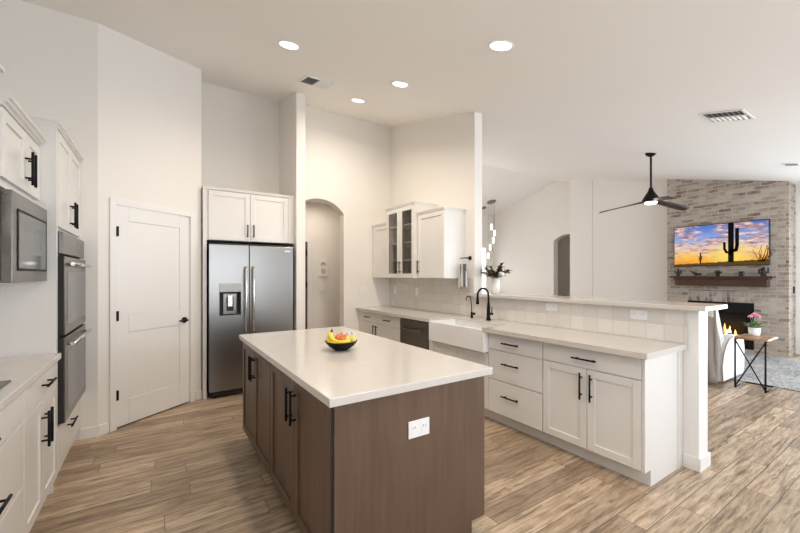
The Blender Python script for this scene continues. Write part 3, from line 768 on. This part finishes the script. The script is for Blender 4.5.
# ------------------------------------------------------------------ fridge alcove
f = Face('-y', 4.79)
e = thing('fridge_cabinet', (1.0, 5.1, 1.83), 'white two door cabinet above the refrigerator', 'cabinet')
carcass('body', 'cab', e, .492, 1.497, 4.81, 5.465, 1.83, 2.415)
for u0, u1, hu in ((.508, .961, .930), (.967, 1.425, 1.0)): handle(f, shaker(f, e, u0, u1, 1.835, 2.405), hu, 1.955, .15, r=.007)
f.box(MB(), 1.428, 1.498, -.018, 0, 1.83, 2.415).out('filler_strip', M['cab'], e)
b = MB(); crown(b, f, .452, 1.498, 2.415, .4, .03, .012, (0, 0)); b.out('crown_moulding', M['cab'], e)
tag(MB().box(.452, .490, 4.79, 5.465, 0, 2.412).out('refrigerator_surround', M['cab']), 'tall narrow white panel left of the refrigerator', 'side panel')
fr = thing('refrigerator', (.98, 5.0, 0), 'stainless steel side by side refrigerator with water dispenser', 'refrigerator')
MB().box(.515, 1.44, 4.80, 5.42, .03, 1.80).out('body', M['dark'], fr)
MB().box(.53, 1.44, 4.76, 5.38, .02, .075).out('base_grille', M['dark'], fr)
for x in (.57, 1.40): MB().lathe([(0, 0), (.022, 0), (.022, .03), (0, .03)], (x, 4.79, 0), 12).out('foot', M['black'], fr)
f = Face('-y', 4.72)
XS = .936
# freezer door with a dispenser recess: built of four pieces around the opening
b = MB(); H0, H1, Z0, Z1 = .612, .846, .935, 1.225
b.box(.508, H0, 4.72, 4.795, .085, 1.775).box(H1, XS - .004, 4.72, 4.795, .085, 1.775).box(H0, H1, 4.72, 4.795, .085, Z0).box(H0, H1, 4.72, 4.795, Z1, 1.775).box(H0, H1, 4.785, 4.795, Z0, Z1)
dL = b.out('freezer_door', M['steel'], fr, .0)
MB().box(XS + .004, 1.468, 4.72, 4.795, .085, 1.775).out('fridge_door', M['steel'], fr, .006)
dR = [o for o in bpy.data.objects if o.parent == fr and o.name.startswith('fridge_door')][0]
p_ = f.box(MB(), H0, H1, -.001, .006, 1.225, 1.325).out('dispenser_panel', M['ovensteel'], dL, .002)
b = MB().box(H0 + .001, H1 - .001, 4.765, 4.784, Z0 + .02, Z1 - .001).box(H0 + .001, H0 + .008, 4.722, 4.765, Z0 + .02, Z1 - .001).box(H1 - .008, H1 - .001, 4.722, 4.765, Z0 + .02, Z1 - .001)
b.out('dispenser_recess', M['dark'], dL)
MB().box(H0 + .045, H1 - .045, 4.745, 4.764, Z0 + .03, Z1 - .02).out('dispenser_back', M['ovensteel'], dL, .002)
MB().box(H0 + .08, H1 - .08, 4.735, 4.744, Z0 + .07, Z1 - .06).out('dispenser_paddle', M['dark'], dL, .003)
MB().box(H0 + .092, H1 - .092, 4.727, 4.734, Z0 + .12, Z1 - .04).out('dispenser_spout', M['chrome'], dL, .003)
MB().box(H0, H1, 4.712, 4.765, Z0, Z0 + .018).out('drip_tray', M['steel'], dL, .002)
for x, par in ((.893, dL), (.979, dR)):
    b = MB().tube([(x, 4.675, .74), (x, 4.662, .80), (x, 4.655, 1.10), (x, 4.662, 1.46), (x, 4.675, 1.52)], [.013, .014, .014, .014, .013], 12)
    for z in (.79, 1.47): b.tube([(x, 4.72, z), (x, 4.665, z)], .011, 8)
    b.out('handle', M['chrome'], par)
MB().box(1.36, 1.43, 4.7185, 4.72, 1.715, 1.730).out('maker_badge', M['logo'], dR)

# ------------------------------------------------------------------ ceiling fixtures
tilt = math.atan(.235)
def on_ceiling(x, y): return (x, y, cz(y) - .001)
DL = [(.964, 3.218, 'recessed ceiling light leftmost over the island side of the kitchen'), (2.101, 1.862, 'recessed ceiling light nearest the camera, right of the air vent'),
      (2.135, 3.253, 'recessed ceiling light in the middle, right of the rear one'), (2.171, 4.29, 'recessed ceiling light nearest the back wall')]
proto = None
for x, y, lb in DL:
    if proto is None:
        r = thing('recessed_light', on_ceiling(x, y), lb, 'ceiling light', 'recessed kitchen lights'); r.rotation_euler = (tilt, 0, 0)
        MB().lathe([(.076, 0), (.076, -.004), (.084, -.006), (.089, -.004), (.090, 0)], (0, 0, 0), 40).out('trim_ring', M['plate'], r, local=True)
        MB().lathe([(0, -.005), (.0755, -.005), (.0755, 0), (0, 0)], (0, 0, 0), 40).out('lens', M['lamp'], r, local=True)
        proto = r
    else:
        r = copy_tree(proto); r.location = on_ceiling(x, y); r['label'] = lb
    area('recessed_light_beam', (x, y - .003, cz(y) - .02), (tilt, 0, 0), .13, .13, 14, (1, .87, .72), 'DISK', 150)
# further cans of the same kitchen row, behind the camera
area('recessed_light_beam', (.964, .9, cz(.9) - .02), (tilt, 0, 0), .13, .13, 14, (1, .87, .72), 'DISK', 150)
area('hallway_lamp', (2.4, 6.0, 2.7), (0, 0, 0), .3, .3, 9, (1, .86, .72), 'DISK')
area('arch_room_lamp', (10.7, 6.8, 2.8), (0, 0, 0), .3, .3, .5, (1, .86, .72), 'DISK')

def vent(x, y, L, W, label, rz=0, name='ceiling_vent'):
    r = thing(name, on_ceiling(x, y), label, 'air vent'); r.rotation_euler = (tilt, 0, rz)
    b = MB().box(-L/2, L/2, -W/2, -W/2 + .022, -.008, 0).box(-L/2, L/2, W/2 - .022, W/2, -.008, 0).box(-L/2, -L/2 + .022, -W/2 + .022, W/2 - .022, -.008, 0).box(L/2 - .022, L/2, -W/2 + .022, W/2 - .022, -.008, 0).box(-.008, .008, -W/2 + .022, W/2 - .022, -.010, 0)
    b.out('frame', M['grate'], r, local=True)
    MB().box(-L/2 + .022, L/2 - .022, -W/2 + .022, W/2 - .022, -.0015, -.0005).out('backing', M['dark'], r, local=True)
    n = 7
    for side in (-1, 1):
        for k in range(n):
            t_ = -W/2 + .03 + (W - .06) * (k + .5) / n
            xa, xb = (-L/2 + .022, -.008) if side < 0 else (.008, L/2 - .022)
            d_ = .016 * side
            MB().prism([(xa, t_ - d_*.5, -.002), (xa, t_ + d_*.5, -.012), (xa, t_ + d_*.5 + .002, -.012), (xa, t_ - d_*.5 + .002, -.002)], (xb - xa, 0, 0)).out('louver', M['grate'], r, local=True)
    return r
vent(1.52, 4.04, .33, .32, 'white air vent in the ceiling between the two left recessed lights')
vent(4.59, 1.27, .36, .34, 'white air vent in the living room side of the ceiling', R(90) * 0)
vent(7.49, 1.35, .30, .17, 'small ceiling vent at the right edge in front of the brick chimney')

# ceiling fan
FX, FY = 6.31, 2.645; FZ = cz(FY)
fan = thing('ceiling_fan', (FX, FY, FZ), 'black three blade ceiling fan with a round light hanging from the ceiling', 'ceiling fan')
MB().lathe([(0, 0), (.075, 0), (.07, -.03), (.035, -.055), (0, -.06)], (FX, FY, FZ + .012), 28).out('canopy', M['black'], fan)
MB().tube([(FX, FY, FZ - .03), (FX, FY, 2.72)], .014, 12).out('downrod', M['black'], fan)
MB().lathe([(0, 2.76), (.025, 2.755), (.04, 2.70), (.09, 2.62), (.115, 2.575), (.115, 2.545), (.10, 2.535), (0, 2.535)], (FX, FY, 0), 32).out('motor_housing', M['black'], fan)
MB().lathe([(.08, 2.5345), (.082, 2.52), (.072, 2.508), (.04, 2.500), (0, 2.498)], (FX, FY, 0), 32).out('light_lens', M['lamp'], fan)
Rv = Vector((math.cos(R(YAW)), -math.sin(R(YAW)), 0)); Fv = Vector((math.sin(R(YAW)), math.cos(R(YAW)), 0))
for th in (135, 15, -105):
    d = (Rv * math.cos(R(th)) + Fv * math.sin(R(th))); s_ = Vector((-d.y, d.x, 0)); up = Vector((0, 0, 1)); c0 = Vector((FX, FY, 2.555))
    b = MB(); rows = []; n = 12; b.smooth = True
    for k in range(n + 1):
        u = k / n; L_ = .09 + .63 * u; wd = .045 + .085 * math.sin(min(1, u * 1.15) * PI * .62) - .05 * max(0, u - .8) * 5 * .6
        lift = s_ * (-wd/2) + up * (-.012) ; dz = up * (-.09 * u); lo = c0 + d * L_ - s_ * wd/2 + up * .018 + dz; hi = c0 + d * L_ + s_ * wd/2 - up * .018 + dz
        rows.append([b.v(lo), b.v(hi), b.v(hi - up * .007), b.v(lo - up * .007)])
    for a_, c_ in zip(rows, rows[1:]):
        for k in range(4): b._f([a_[k], a_[(k+1) % 4], c_[(k+1) % 4], c_[k]])
    b._f(rows[0]); b._f(rows[-1][::-1])
    b.out('blade', M['blade'], fan)

# chandelier over the entry and the small round ceiling disc beside it
chx, chy = 9.05, 8.42; chz = cz(chy)
ch = thing('pendant_chandelier', (chx, chy, chz), 'cascading chandelier of glowing rods hanging from the far ceiling', 'chandelier')
o_ = MB().lathe([(0, -.03), (.14, -.03), (.15, 0), (0, 0)], (0, 0, 0), 28).out('canopy', M['grey'], ch, local=True); o_.rotation_euler = (-math.atan(.26), 0, 0)
for k, (lat, z) in enumerate(((.0, 2.98), (.10, 2.78), (.06, 2.55), (-.04, 2.32), (-.10, 2.05))):
    p = Vector((chx, chy, 0)) + Rv * lat
    MB().tube([(p.x, p.y, chz - .03), (p.x, p.y, z + .10)], .0025, 6).out('cord', M['black'], ch)
    MB().tube([(p.x, p.y, z - .09), (p.x, p.y, z + .09)], .028, 14).out('glowing_rod', M['rodlamp'], ch)
area('chandelier_glow', (chx, chy, 1.9), (0, 0, 0), .3, .3, 5, (1, .9, .78), 'DISK')
o_ = MB().lathe([(0, -.03), (.09, -.03), (.095, 0), (0, 0)], (0, 0, 0), 24).out('smoke_detector', M['grey']); o_.location = (9.16, 8.87, cz(8.87)); o_.rotation_euler = (-math.atan(.26), 0, 0)
tag(o_, 'small dark round disc on the far ceiling behind the chandelier canopy', 'smoke detector')

# ------------------------------------------------------------------ fireplace wall
BX, BY0, BY1 = 9.20, 1.70, 3.54
b = MB(); 
def fpbox(y0, y1, z0, z1, mi=0):
    b.mi = mi; lo = [(BX, y0), (9.66, y0), (9.66, y1), (BX, y1)]
    z_ = lambda y: (cz(y) + .02) if z1 is None else z1
    a = [b.v((x, y, z0)) for x, y in lo]; c = [b.v((x, y, z_(y))) for x, y in lo]
    b._f(a[::-1]); b._f(c)
    for i in range(4): b._f([a[i], a[(i+1) % 4], c[(i+1) % 4], c[i]])
FY0, FY1, FZ0, FZ1 = 2.15, 3.17, .045, .905
fpbox(BY0, FY0, 0, None); fpbox(FY1, BY1, 0, None); fpbox(FY0, FY1, 1.11, None); fpbox(FY0, FY1, 0, FZ0); fpbox(FY0, FY1, FZ1, 1.11, 1)
struct(b.out('wall_chimney', [M['brick'], M['brickv']]))
fp = thing('fireplace', (BX, 2.66, .045), 'black framed fireplace insert with burning logs in the brick chimney', 'fireplace')
b = MB().box(BX - .015, BX + .02, FY0, FY0 + .10, FZ0, FZ1).box(BX - .015, BX + .02, FY1 - .10, FY1, FZ0, FZ1).box(BX - .015, BX + .02, FY0 + .10, FY1 - .10, .70, FZ1).box(BX - .015, BX + .02, FY0 + .10, FY1 - .10, FZ0, .11)
b.out('surround', M['black'], fp, .002)
b = MB().box(BX + .34, BX + .36, FY0 + .02, FY1 - .02, FZ0, FZ1).box(BX + .02, BX + .34, FY0 + .02, FY0 + .04, FZ0, FZ1).box(BX + .02, BX + .34, FY1 - .04, FY1 - .02, FZ0, FZ1).box(BX + .02, BX + .34, FY0 + .04, FY1 - .04, FZ0, .09)
b.out('firebox', M['dark'], fp)
for (a0, a1) in (((9.36, 2.42, .16), (9.34, 2.92, .20)), ((9.30, 2.46, .26), (9.40, 2.86, .30)), ((9.42, 2.5, .2), (9.45, 2.9, .17)), ((9.30, 2.62, .36), (9.38, 2.82, .33))):
    MB().tube([a0, a1], [.05, .042], 10).out('log', M['ash'], fp)
for k, (y, h, x) in enumerate(((2.50, .22, 9.33), (2.58, .30, 9.32), (2.66, .36, 9.33), (2.74, .27, 9.32), (2.82, .18, 9.34), (2.62, .22, 9.30), (2.71, .18, 9.30))):
    z = .20; h *= .8
    MB().lathe([(0, 0), (.026, .03), (.032, .07), (.020, h*.5), (.008, h*.8), (0, h)], (x, y - .05, z), 10).out('flame', M['flame2' if k % 2 else 'flame'], fp)
area('fire_glow', (9.24, 2.66, .30), (0, R(-90), 0), .3, .3, .6, (1, .45, .15))
mt = thing('fireplace_mantel', (9.1, 2.65, 1.21), 'dark brown wooden mantel shelf on the brick under the television', 'mantel shelf')
MB().box(9.0, BX - .001, 1.935, 3.325, 1.212, 1.34).out('beam', M['mantel'], mt, .003)
MB().box(8.975, BX - .001, 1.91, 3.35, 1.34, 1.372).out('cove', M['mantel'], mt, .008)
MB().box(8.94, BX - .001, 1.86, 3.40, 1.372, 1.405).out('shelf_board', M['mantel'], mt, .003)
# television
tvr = thing('television', (9.14, 2.658, 1.60), 'flat television showing a desert sunset with a saguaro', 'television')
MB().box(9.125, 9.198, 1.93, 3.387, 1.60, 2.425).out('housing', M['blackgl'], tvr, .003)
sc = MB().box(-.0015, 0, -.7185, .7185, 0.008, .805).out('screen', M['tv'], tvr, local=True); sc.location = (-.0155, 0, .007)
cm = mat('cactus_silhouette', (.006, .005, .004), .8, spec=.1)
def flat_tube(b, pts, w):  # flat strips in the screen plane, local y,z
    for (p, q) in zip(pts, pts[1:]):
        d = Vector((q[0]-p[0], q[1]-p[1])).normalized(); n = Vector((-d.y, d.x)) * w / 2; d = d * w * .25
        b.prism([(0, p[0]-n.x-d.x, p[1]-n.y-d.y), (0, p[0]+n.x-d.x, p[1]+n.y-d.y), (0, q[0]+n.x+d.x, q[1]+n.y+d.y), (0, q[0]-n.x+d.x, q[1]-n.y+d.y)], (-.001, 0, 0))
def uv(u, v): return (.72 - 1.44 * u, .8 * v)
b = MB(); flat_tube(b, [uv(.638, .10), uv(.638, .99)], .085); flat_tube(b, [uv(.64, .34), uv(.69, .36), uv(.70, .48), uv(.70, .86)], .056); flat_tube(b, [uv(.64, .30), uv(.59, .32), uv(.572, .40), uv(.57, .55)], .04)
o_ = b.out('pictured_cactus', cm, sc, local=True); o_.location = (-.0018, 0, 0)
b = MB(); flat_tube(b, [uv(.31, .06), uv(.31, .32)], .022); flat_tube(b, [uv(.31, .15), uv(.325, .17), uv(.325, .25)], .013); flat_tube(b, [uv(.31, .13), uv(.295, .15), uv(.295, .22)], .012)
o_ = b.out('pictured_cactus', cm, sc, local=True); o_.location = (-.0018, 0, 0)
random.seed(3); b = MB()
for k in range(16):
    a = R(35 + 115 * random.random()); l = .12 + .22 * random.random(); p0 = uv(.90 + .06 * random.random(), .08)
    m1 = (p0[0] + math.cos(a) * l * .5, p0[1] + math.sin(a) * l * .5); a2 = a + random.uniform(-.5, .5)
    flat_tube(b, [p0, m1, (max(-.70, min(.7, m1[0] + math.cos(a2) * l * .5)), m1[1] + math.sin(a2) * l * .5)], .007)
o_ = b.out('pictured_bush', cm, sc, local=True); o_.location = (-.0018, 0, 0)

# mantel figures
def cactus_fig(y, h, arms, label, w=.028):
    r = thing('cactus_figurine', (9.03, y, 1.405), label, 'figurine')
    b = MB().tube([(9.03, y, 1.405), (9.03, y, 1.405 + h*.5), (9.03, y, 1.405 + h)], [w, w*1.05, w*.5], 10)
    for s_, hz_, l, hh in arms: b.tube([(9.03, y, 1.405 + hz_), (9.03, y + s_*l, 1.405 + hz_ + .005), (9.03, y + s_*l, 1.405 + hz_ + hh)], [w*.55, w*.6, w*.4], 8)
    b.out('stems', M['bronze'], r)
    MB().lathe([(0, 0), (w*1.4, 0), (w*1.3, .012), (0, .014)], (9.03, y, 1.4055), 14).out('base', M['bronze'], r)
cactus_fig(3.28, .15, ((1, .07, .055, .06), (-1, .05, .05, .07)), 'dark cactus figurine at the far left end of the mantel')
cactus_fig(1.985, .16, ((1, .05, .06, .08), (-1, .06, .06, .09), (1, .10, .03, .04)), 'dark many armed cactus figurine at the right end of the mantel', .032)
bd = thing('bird_figurine', (9.03, 2.98, 1.405), 'dark bird figurine second from the left on the mantel', 'figurine')
b = MB(); b.T = Matrix.Translation((9.03, 2.98, 1.455)) @ Matrix.Rotation(R(28), 4, 'X')
b.sphere((0, 0, 0), .035, (.8, 1.9, .8)).sphere((0, -.072, .022), .022).tube([(0, -.088, .022), (0, -.115, .018)], [.007, .001], 6).tube([(0, .05, 0), (0, .12, .005)], [.016, .006], 8)
b.T = None; b.tube([(9.03, 2.98, 1.405), (9.03, 2.98, 1.44)], .008, 8)
b.out('body', M['bronze'], bd)
def agave(y, label, n=11, l=.08):
    r = thing('agave_figurine', (9.03, y, 1.405), label, 'figurine'); b = MB(); random.seed(int(y * 100))
    b.lathe([(0, 0), (.03, 0), (.038, .02), (.03, .035), (0, .036)], (9.03, y, 1.4055), 14)
    for k in range(n):
        a = 2*PI*k/n; t = R(25 + 45 * random.random())
        b.tube([(9.03, y, 1.435), (9.03 + math.cos(a)*math.cos(t)*l*.5, y + math.sin(a)*math.cos(t)*l*.5, 1.435 + math.sin(t)*l*.6), (9.03 + math.cos(a)*math.cos(t)*l, y + math.sin(a)*math.cos(t)*l, 1.435 + math.sin(t)*l*1.1)], [.008, .013, .002], 6)
    b.out('leaves', M['bronze'], r)
agave(2.63, 'dark spiky plant figurine in the middle of the mantel', 11, .085); agave(2.29, 'dark spiky plant figurine second from the right on the mantel', 9, .065)
f = Face('-y', 1.70)
r = thing('wall_switch', (9.5, 1.70, 1.18), 'small black switch on the side of the brick chimney', 'switch')
f.box(MB(), 9.47, 9.54, 0, .012, 1.10, 1.22).out('cover_plate', M['black'], r, .002)
f.box(MB(), 9.49, 9.52, .012, .016, 1.13, 1.19).out('rocker', M['black'], r, .001)

# ------------------------------------------------------------------ rug, armchair, side table
tag(MB().box(6.55, 9.0, -.4, 3.6, 0.0005, .014).out('area_rug', M['rug'], None, .004), 'grey and white patterned rug on the floor before the brick fireplace', 'rug')

ac = thing('armchair', (6.5, 2.15, 0), 'reclining armchair under a white slipcover beside the half wall', 'armchair')
def xz_prism(b, prof, y0, y1): return b.prism([(x, y0, z) for x, z in prof], (0, y1 - y0, 0))
CY0, CY1 = 1.73, 2.62
b = xz_prism(MB(), [(6.02, .03), (6.95, .03), (6.95, .40), (6.10, .40), (6.05, .2)], CY0 + .15, CY1 - .15); b.out('base', M['cover'], ac, .02, seg=3)
b = xz_prism(MB(), [(6.22, .42), (6.98, .42), (7.02, .50), (6.98, .56), (6.26, .54)], CY0 + .16, CY1 - .16); b.out('seat_cushion', M['cover'], ac, .03, seg=3)
b = xz_prism(MB(), [(6.18, .36), (6.44, .38), (6.10, .99), (6.05, 1.02), (5.98, 1.02), (5.94, .98), (5.95, .90)], CY0 + .04, CY1 - .04); b.out('backrest', M['cover'], ac, .03, seg=3)
# draped rear of the cover, gathered and creased
b = MB(); b.smooth = True; n, mrows = 28, 10; V = []
for i in range(mrows + 1):
    t = i / mrows; row = []
    for k in range(n + 1):
        u = k / n; y = CY0 + .02 + (CY1 - CY0 - .04) * u
        x = 5.94 + .06 * t + (.012 + .02 * t) * math.sin(u * 23 + 3 * t) + .006 * math.sin(u * 61)
        row.append((x, y, .94 * (1 - t) + .035))
    V.append(row)
A = [[b.v(p) for p in r_] for r_ in V]; B = [[b.v((p[0] + .015, p[1], p[2])) for p in r_] for r_ in V]
for i in range(mrows):
    for k in range(n): b._f([A[i][k], A[i][k+1], A[i+1][k+1], A[i+1][k]]); b._f([B[i][k+1], B[i][k], B[i+1][k], B[i+1][k+1]])
    b._f([A[i][0], A[i+1][0], B[i+1][0], B[i][0]]); b._f([A[i][n], B[i][n], B[i+1][n], A[i+1][n]])
for k in range(n): b._f([A[0][k], B[0][k], B[0][k+1], A[0][k+1]]); b._f([A[mrows][k], A[mrows][k+1], B[mrows][k+1], B[mrows][k]])
b.out('rear_drape', M['coverb'], ac)
arm = [(6.13, .03), (6.93, .03), (6.99, .12), (7.0, .40), (6.96, .53), (6.86, .585), (6.50, .60), (6.37, .58), (6.24, .50), (6.15, .38), (6.10, .24)]
for y0 in (CY0, CY1 - .16): xz_prism(MB(), arm, y0, y0 + .16).out('arm', M['cover'], ac, .03, seg=3)
b = MB()
pp = [(x, CY0 - .002, z) for x, z in arm[6:]] + [(6.13, CY0 - .002, .03)]
b.tube([(6.50, CY0 + .005, .592)] + [(x, CY0 + .003, z) for x, z in arm[7:]] + [(6.13, CY0 + .003, .04)], .007, 8); b.out('piping', M['coverb'], ac)
# side panel of the backrest cover going down behind the arm
xz_prism(MB(), [(6.0, .05), (6.14, .05), (6.19, .36), (6.10, .58), (5.965, .86)], CY0 + .02, CY0 + .05).out('side_drape', M['coverb'], ac, .01)

st_ = thing('side_table', (6.3, 1.46, 0), 'c shaped side table with wooden top and black crossed metal frame', 'side table')
b = MB(); random.seed(5)
ed = [(6.07, 1.300), (6.20, 1.292), (6.36, 1.305), (6.505, 1.297), (6.51, 1.45), (6.50, 1.612), (6.34, 1.608), (6.2, 1.615), (6.09, 1.61), (6.068, 1.46)]
b.prism([(x, y, .626) for x, y in ed], (0, 0, .028)); b.out('table_top', M['slab'], st_, .004)
def bar(p, q, t=.011):
    return MB().tube([p, q], t, 4)
for y in (1.325, 1.605): bar((6.105, y, .014), (6.105, y, .625), .010).out('leg', M['black'], st_)
bar((6.105, 1.325, .03), (6.105, 1.605, .61), .0075).out('brace', M['black'], st_); bar((6.105, 1.605, .03), (6.105, 1.325, .61), .0075).out('brace', M['black'], st_)
for y in (1.325, 1.605): bar((6.10, y, .015), (6.50, y, .015), .010).out('foot_rail', M['black'], st_)
bar((6.50, 1.325, .015), (6.50, 1.605, .015), .010).out('foot_rail', M['black'], st_)
for y in (1.325, 1.605): bar((6.10, y, .614), (6.46, y, .614), .009).out('top_rail', M['black'], st_)

def leaf(b, base, d, L, w, droop=.2, n=5):
    d = Vector(d).normalized(); s_ = d.cross(Vector((0, 0, 1)));
    if s_.length < .05: s_ = Vector((1, 0, 0))
    s_.normalize(); nrm = s_.cross(d); prev = None; base = Vector(base)
    for k in range(n + 1):
        u = k / n; p = base + d * L * u - Vector((0, 0, 1)) * droop * L * u * u; hw = w/2 * math.sin(PI * (.06 + .94 * u)) if k < n else .0005
        row = [b.v(p - s_ * hw + nrm * hw * .3), b.v(p), b.v(p + s_ * hw + nrm * hw * .3)]
        if prev:
            b._f([prev[0], prev[1], row[1], row[0]]); b._f([prev[1], prev[2], row[2], row[1]])
        prev = row
pl = thing('potted_flower', (6.42, 1.50, .654), 'pink flower in a white pot on the side table', 'potted plant')
px_, py_ = 6.40, 1.495
MB().lathe([(0, 0), (.050, 0), (.054, .008), (.060, .098), (.054, .098), (.052, .088), (0, .088)], (px_, py_, .6545), 28).out('pot', M['ceram'], pl)
random.seed(11); b = MB(); b.smooth = True
for k in range(26):
    a = random.random() * 2 * PI; t = R(random.uniform(25, 75)); leaf(b, (px_ + .03*math.cos(a), py_ + .03*math.sin(a), .745), (math.cos(a)*math.cos(t), math.sin(a)*math.cos(t), math.sin(t)), random.uniform(.08, .14), random.uniform(.03, .045), .25)
b.out('leaves', M['leaf'], pl)
b = MB(); b.smooth = True
for (dx, dy, h) in ((.0, .0, .92), (.035, .025, .90), (-.035, .03, .89), (.03, -.035, .885), (-.02, -.04, .905)):
    MBt = b.tube([(px_ + dx*.3, py_ + dy*.3, .76), (px_ + dx, py_ + dy, h)], .003, 5)
b.out('stems', M['leaf'], pl)
b = MB()
for (dx, dy, h) in ((.0, .0, .92), (.035, .025, .90), (-.035, .03, .89), (.03, -.035, .885), (-.02, -.04, .905)):
    for k in range(7):
        a = 2*PI*k/7; b.sphere((px_ + dx + .015*math.cos(a), py_ + dy + .015*math.sin(a), h + .006*(k % 2)), .012, (1, 1, .8), 8, 5)
    b.sphere((px_ + dx, py_ + dy, h + .010), .015, (1, 1, 1), 8, 5)
b.out('blossoms', M['pink'], pl)

# flower vase on the bar ledge
vx, vy = 3.47, 3.16
vs = thing('flower_vase', (vx, vy, 1.20), 'white vase of brown green leaves and a white bloom on the bar ledge', 'vase')
MB().lathe([(0, 0), (.045, 0), (.052, .01), (.054, .10), (.050, .17), (.044, .185), (.038, .185), (.044, .165), (.046, .02), (0, .015)], (vx, vy, 1.2005), 28).out('vase_body', M['ceram'], vs)
random.seed(21); b = MB(); b.smooth = True; bs = MB()
top = Vector((vx, vy, 1.375))
for k in range(26):
    a = random.random() * 2 * PI; t = R(random.uniform(20, 85)); L_ = random.uniform(.09, .23)
    d = Vector((math.cos(a)*math.cos(t), math.sin(a)*math.cos(t), math.sin(t))); d = d + Rv * .30 * math.copysign(1, d.dot(Rv)) ; d.normalize()
    tip = top + d * L_; bs.tube([top - Vector((0, 0, .04)), top + d * L_ * .5 + Vector((0, 0, .01)), tip], .002, 5)
    for j in range(7):
        p = top + d * L_ * (.35 + .65 * j / 6); ang = random.random() * 2 * PI
        leaf(b, p, (d.x + math.cos(ang)*.9, d.y + math.sin(ang)*.9, d.z + random.uniform(-.4, .7)), random.uniform(.045, .075), random.uniform(.036, .054), .3, 4)
b.out('leaves', M['leafd'], vs); bs.out('stems', M['leafd'], vs)
fp_ = top + Rv * .050 - Fv * .075 + Vector((0, 0, .055)); b = MB()
for k in range(9):
    a = 2*PI*k/9; b.sphere(fp_ + Vector((.020*math.cos(a), .020*math.sin(a), .012*(k % 2))), .018, (1, 1, .9), 10, 6)
b.sphere(fp_ + Vector((0, 0, .012)), .022, (1, 1, 1), 10, 6)
b.out('bloom', M['white_petal'], vs)

# thermostat and chime in the hallway
ft = Face('-y', 6.599)
r = thing('thermostat', (2.6, 6.6, 1.39), 'square white control panel on the hallway wall seen through the arch', 'thermostat')
ft.box(MB(), 2.515, 2.70, 0, .03, 1.40, 1.585).out('housing', M['plate'], r, .004); ft.box(MB(), 2.565, 2.65, .03, .032, 1.45, 1.54).out('screen', M['logo'], r)
r = thing('door_chime', (2.6, 6.6, 1.62), 'small white box above the square panel on the hallway wall', 'chime')
ft.box(MB(), 2.545, 2.665, 0, .025, 1.625, 1.70).out('housing', M['plate'], r, .004); ft.box(MB(), 2.57, 2.64, .025, .027, 1.64, 1.652).out('slot', M['dark'], r)
outlet('wall_switch', ft, 2.54, 2.66, 1.10, 1.215, 'white switch plate low on the hallway wall under the square panel', 2, 'switch', 'switch')

# ------------------------------------------------------------------ fruit bowl
bx_, by_, bz_ = 1.055, 2.335, .9145
bw = thing('fruit_bowl', (bx_, by_, bz_), 'shallow black bowl of fruit on the white island top', 'bowl')
MB().lathe([(0, 0), (.045, 0), (.05, .006), (.085, .028), (.108, .058), (.110, .062), (.104, .062), (.080, .034), (.045, .014), (0, .012)], (bx_, by_, bz_), 40).out('shell', M['black'], bw)
def banana(pts, label, r=.018):
    t = thing('banana', pts[0], label, 'banana')
    n = len(pts); rs = [r*.45] + [r*.92] + [r]*(n-4) + [r*.85, r*.3]
    MB().tube(pts, rs, 10).out('peel', M['banana'], t)
    d = (Vector(pts[0]) - Vector(pts[1])).normalized()
    MB().tube([Vector(pts[0]) - d*.004, Vector(pts[0]) + d*.022], [r*.42, r*.36], 8).out('stem', M['bstem'], t)
def L3(lat, dep, z): p = Vector((bx_, by_, bz_ + z)) + Rv*lat + Fv*dep; return (p.x, p.y, p.z)
# laid left to right as seen from the front of the bowl
banana([L3(-.062, -.020, .120), L3(-.066, -.030, .095), L3(-.050, -.045, .070), L3(-.015, -.054, .056), L3(.025, -.055, .055), L3(.055, -.045, .062), L3(.066, -.04, .066)], 'yellow banana curving along the front of the black bowl')
banana([L3(-.070, .004, .118), L3(-.080, .0, .095), L3(-.080, -.022, .065), L3(-.062, -.050, .048), L3(-.035, -.072, .046), L3(-.015, -.08, .050)], 'yellow banana leaning on the left rim of the black bowl', .017)
ap = thing('apple', L3(0, 0, .05), 'red and orange apple in the middle of the black bowl', 'apple')
MB().lathe([(0, -.036), (.018, -.040), (.036, -.022), (.043, .004), (.036, .028), (.018, .038), (.006, .034), (0, .030)], L3(-.004, .016, .068), 24).out('flesh', M['apple'], ap)
MB().tube([L3(-.004, .016, .096), L3(-.001, .016, .116)], .002, 6).out('stem', M['bstem'], ap)
for (la, de, zz, lb, tx) in ((.042, -.004, .064, 'yellow pear right of the apple in the black bowl', -.012), (.074, .012, .066, 'yellow pear against the right rim of the black bowl', -.018)):
    t = thing('pear', L3(la, de, zz - .03), lb, 'pear')
    MB().lathe([(0, -.028), (.014, -.029), (.026, -.016), (.027, 0), (.020, .016), (.012, .028), (.006, .034), (0, .035)], L3(la, de, zz), 18).out('flesh', M['pear'], t)
    MB().tube([L3(la, de, zz + .033), L3(la + tx*.3, de, zz + .050)], .003, 6).out('stem', M['bstem'], t)
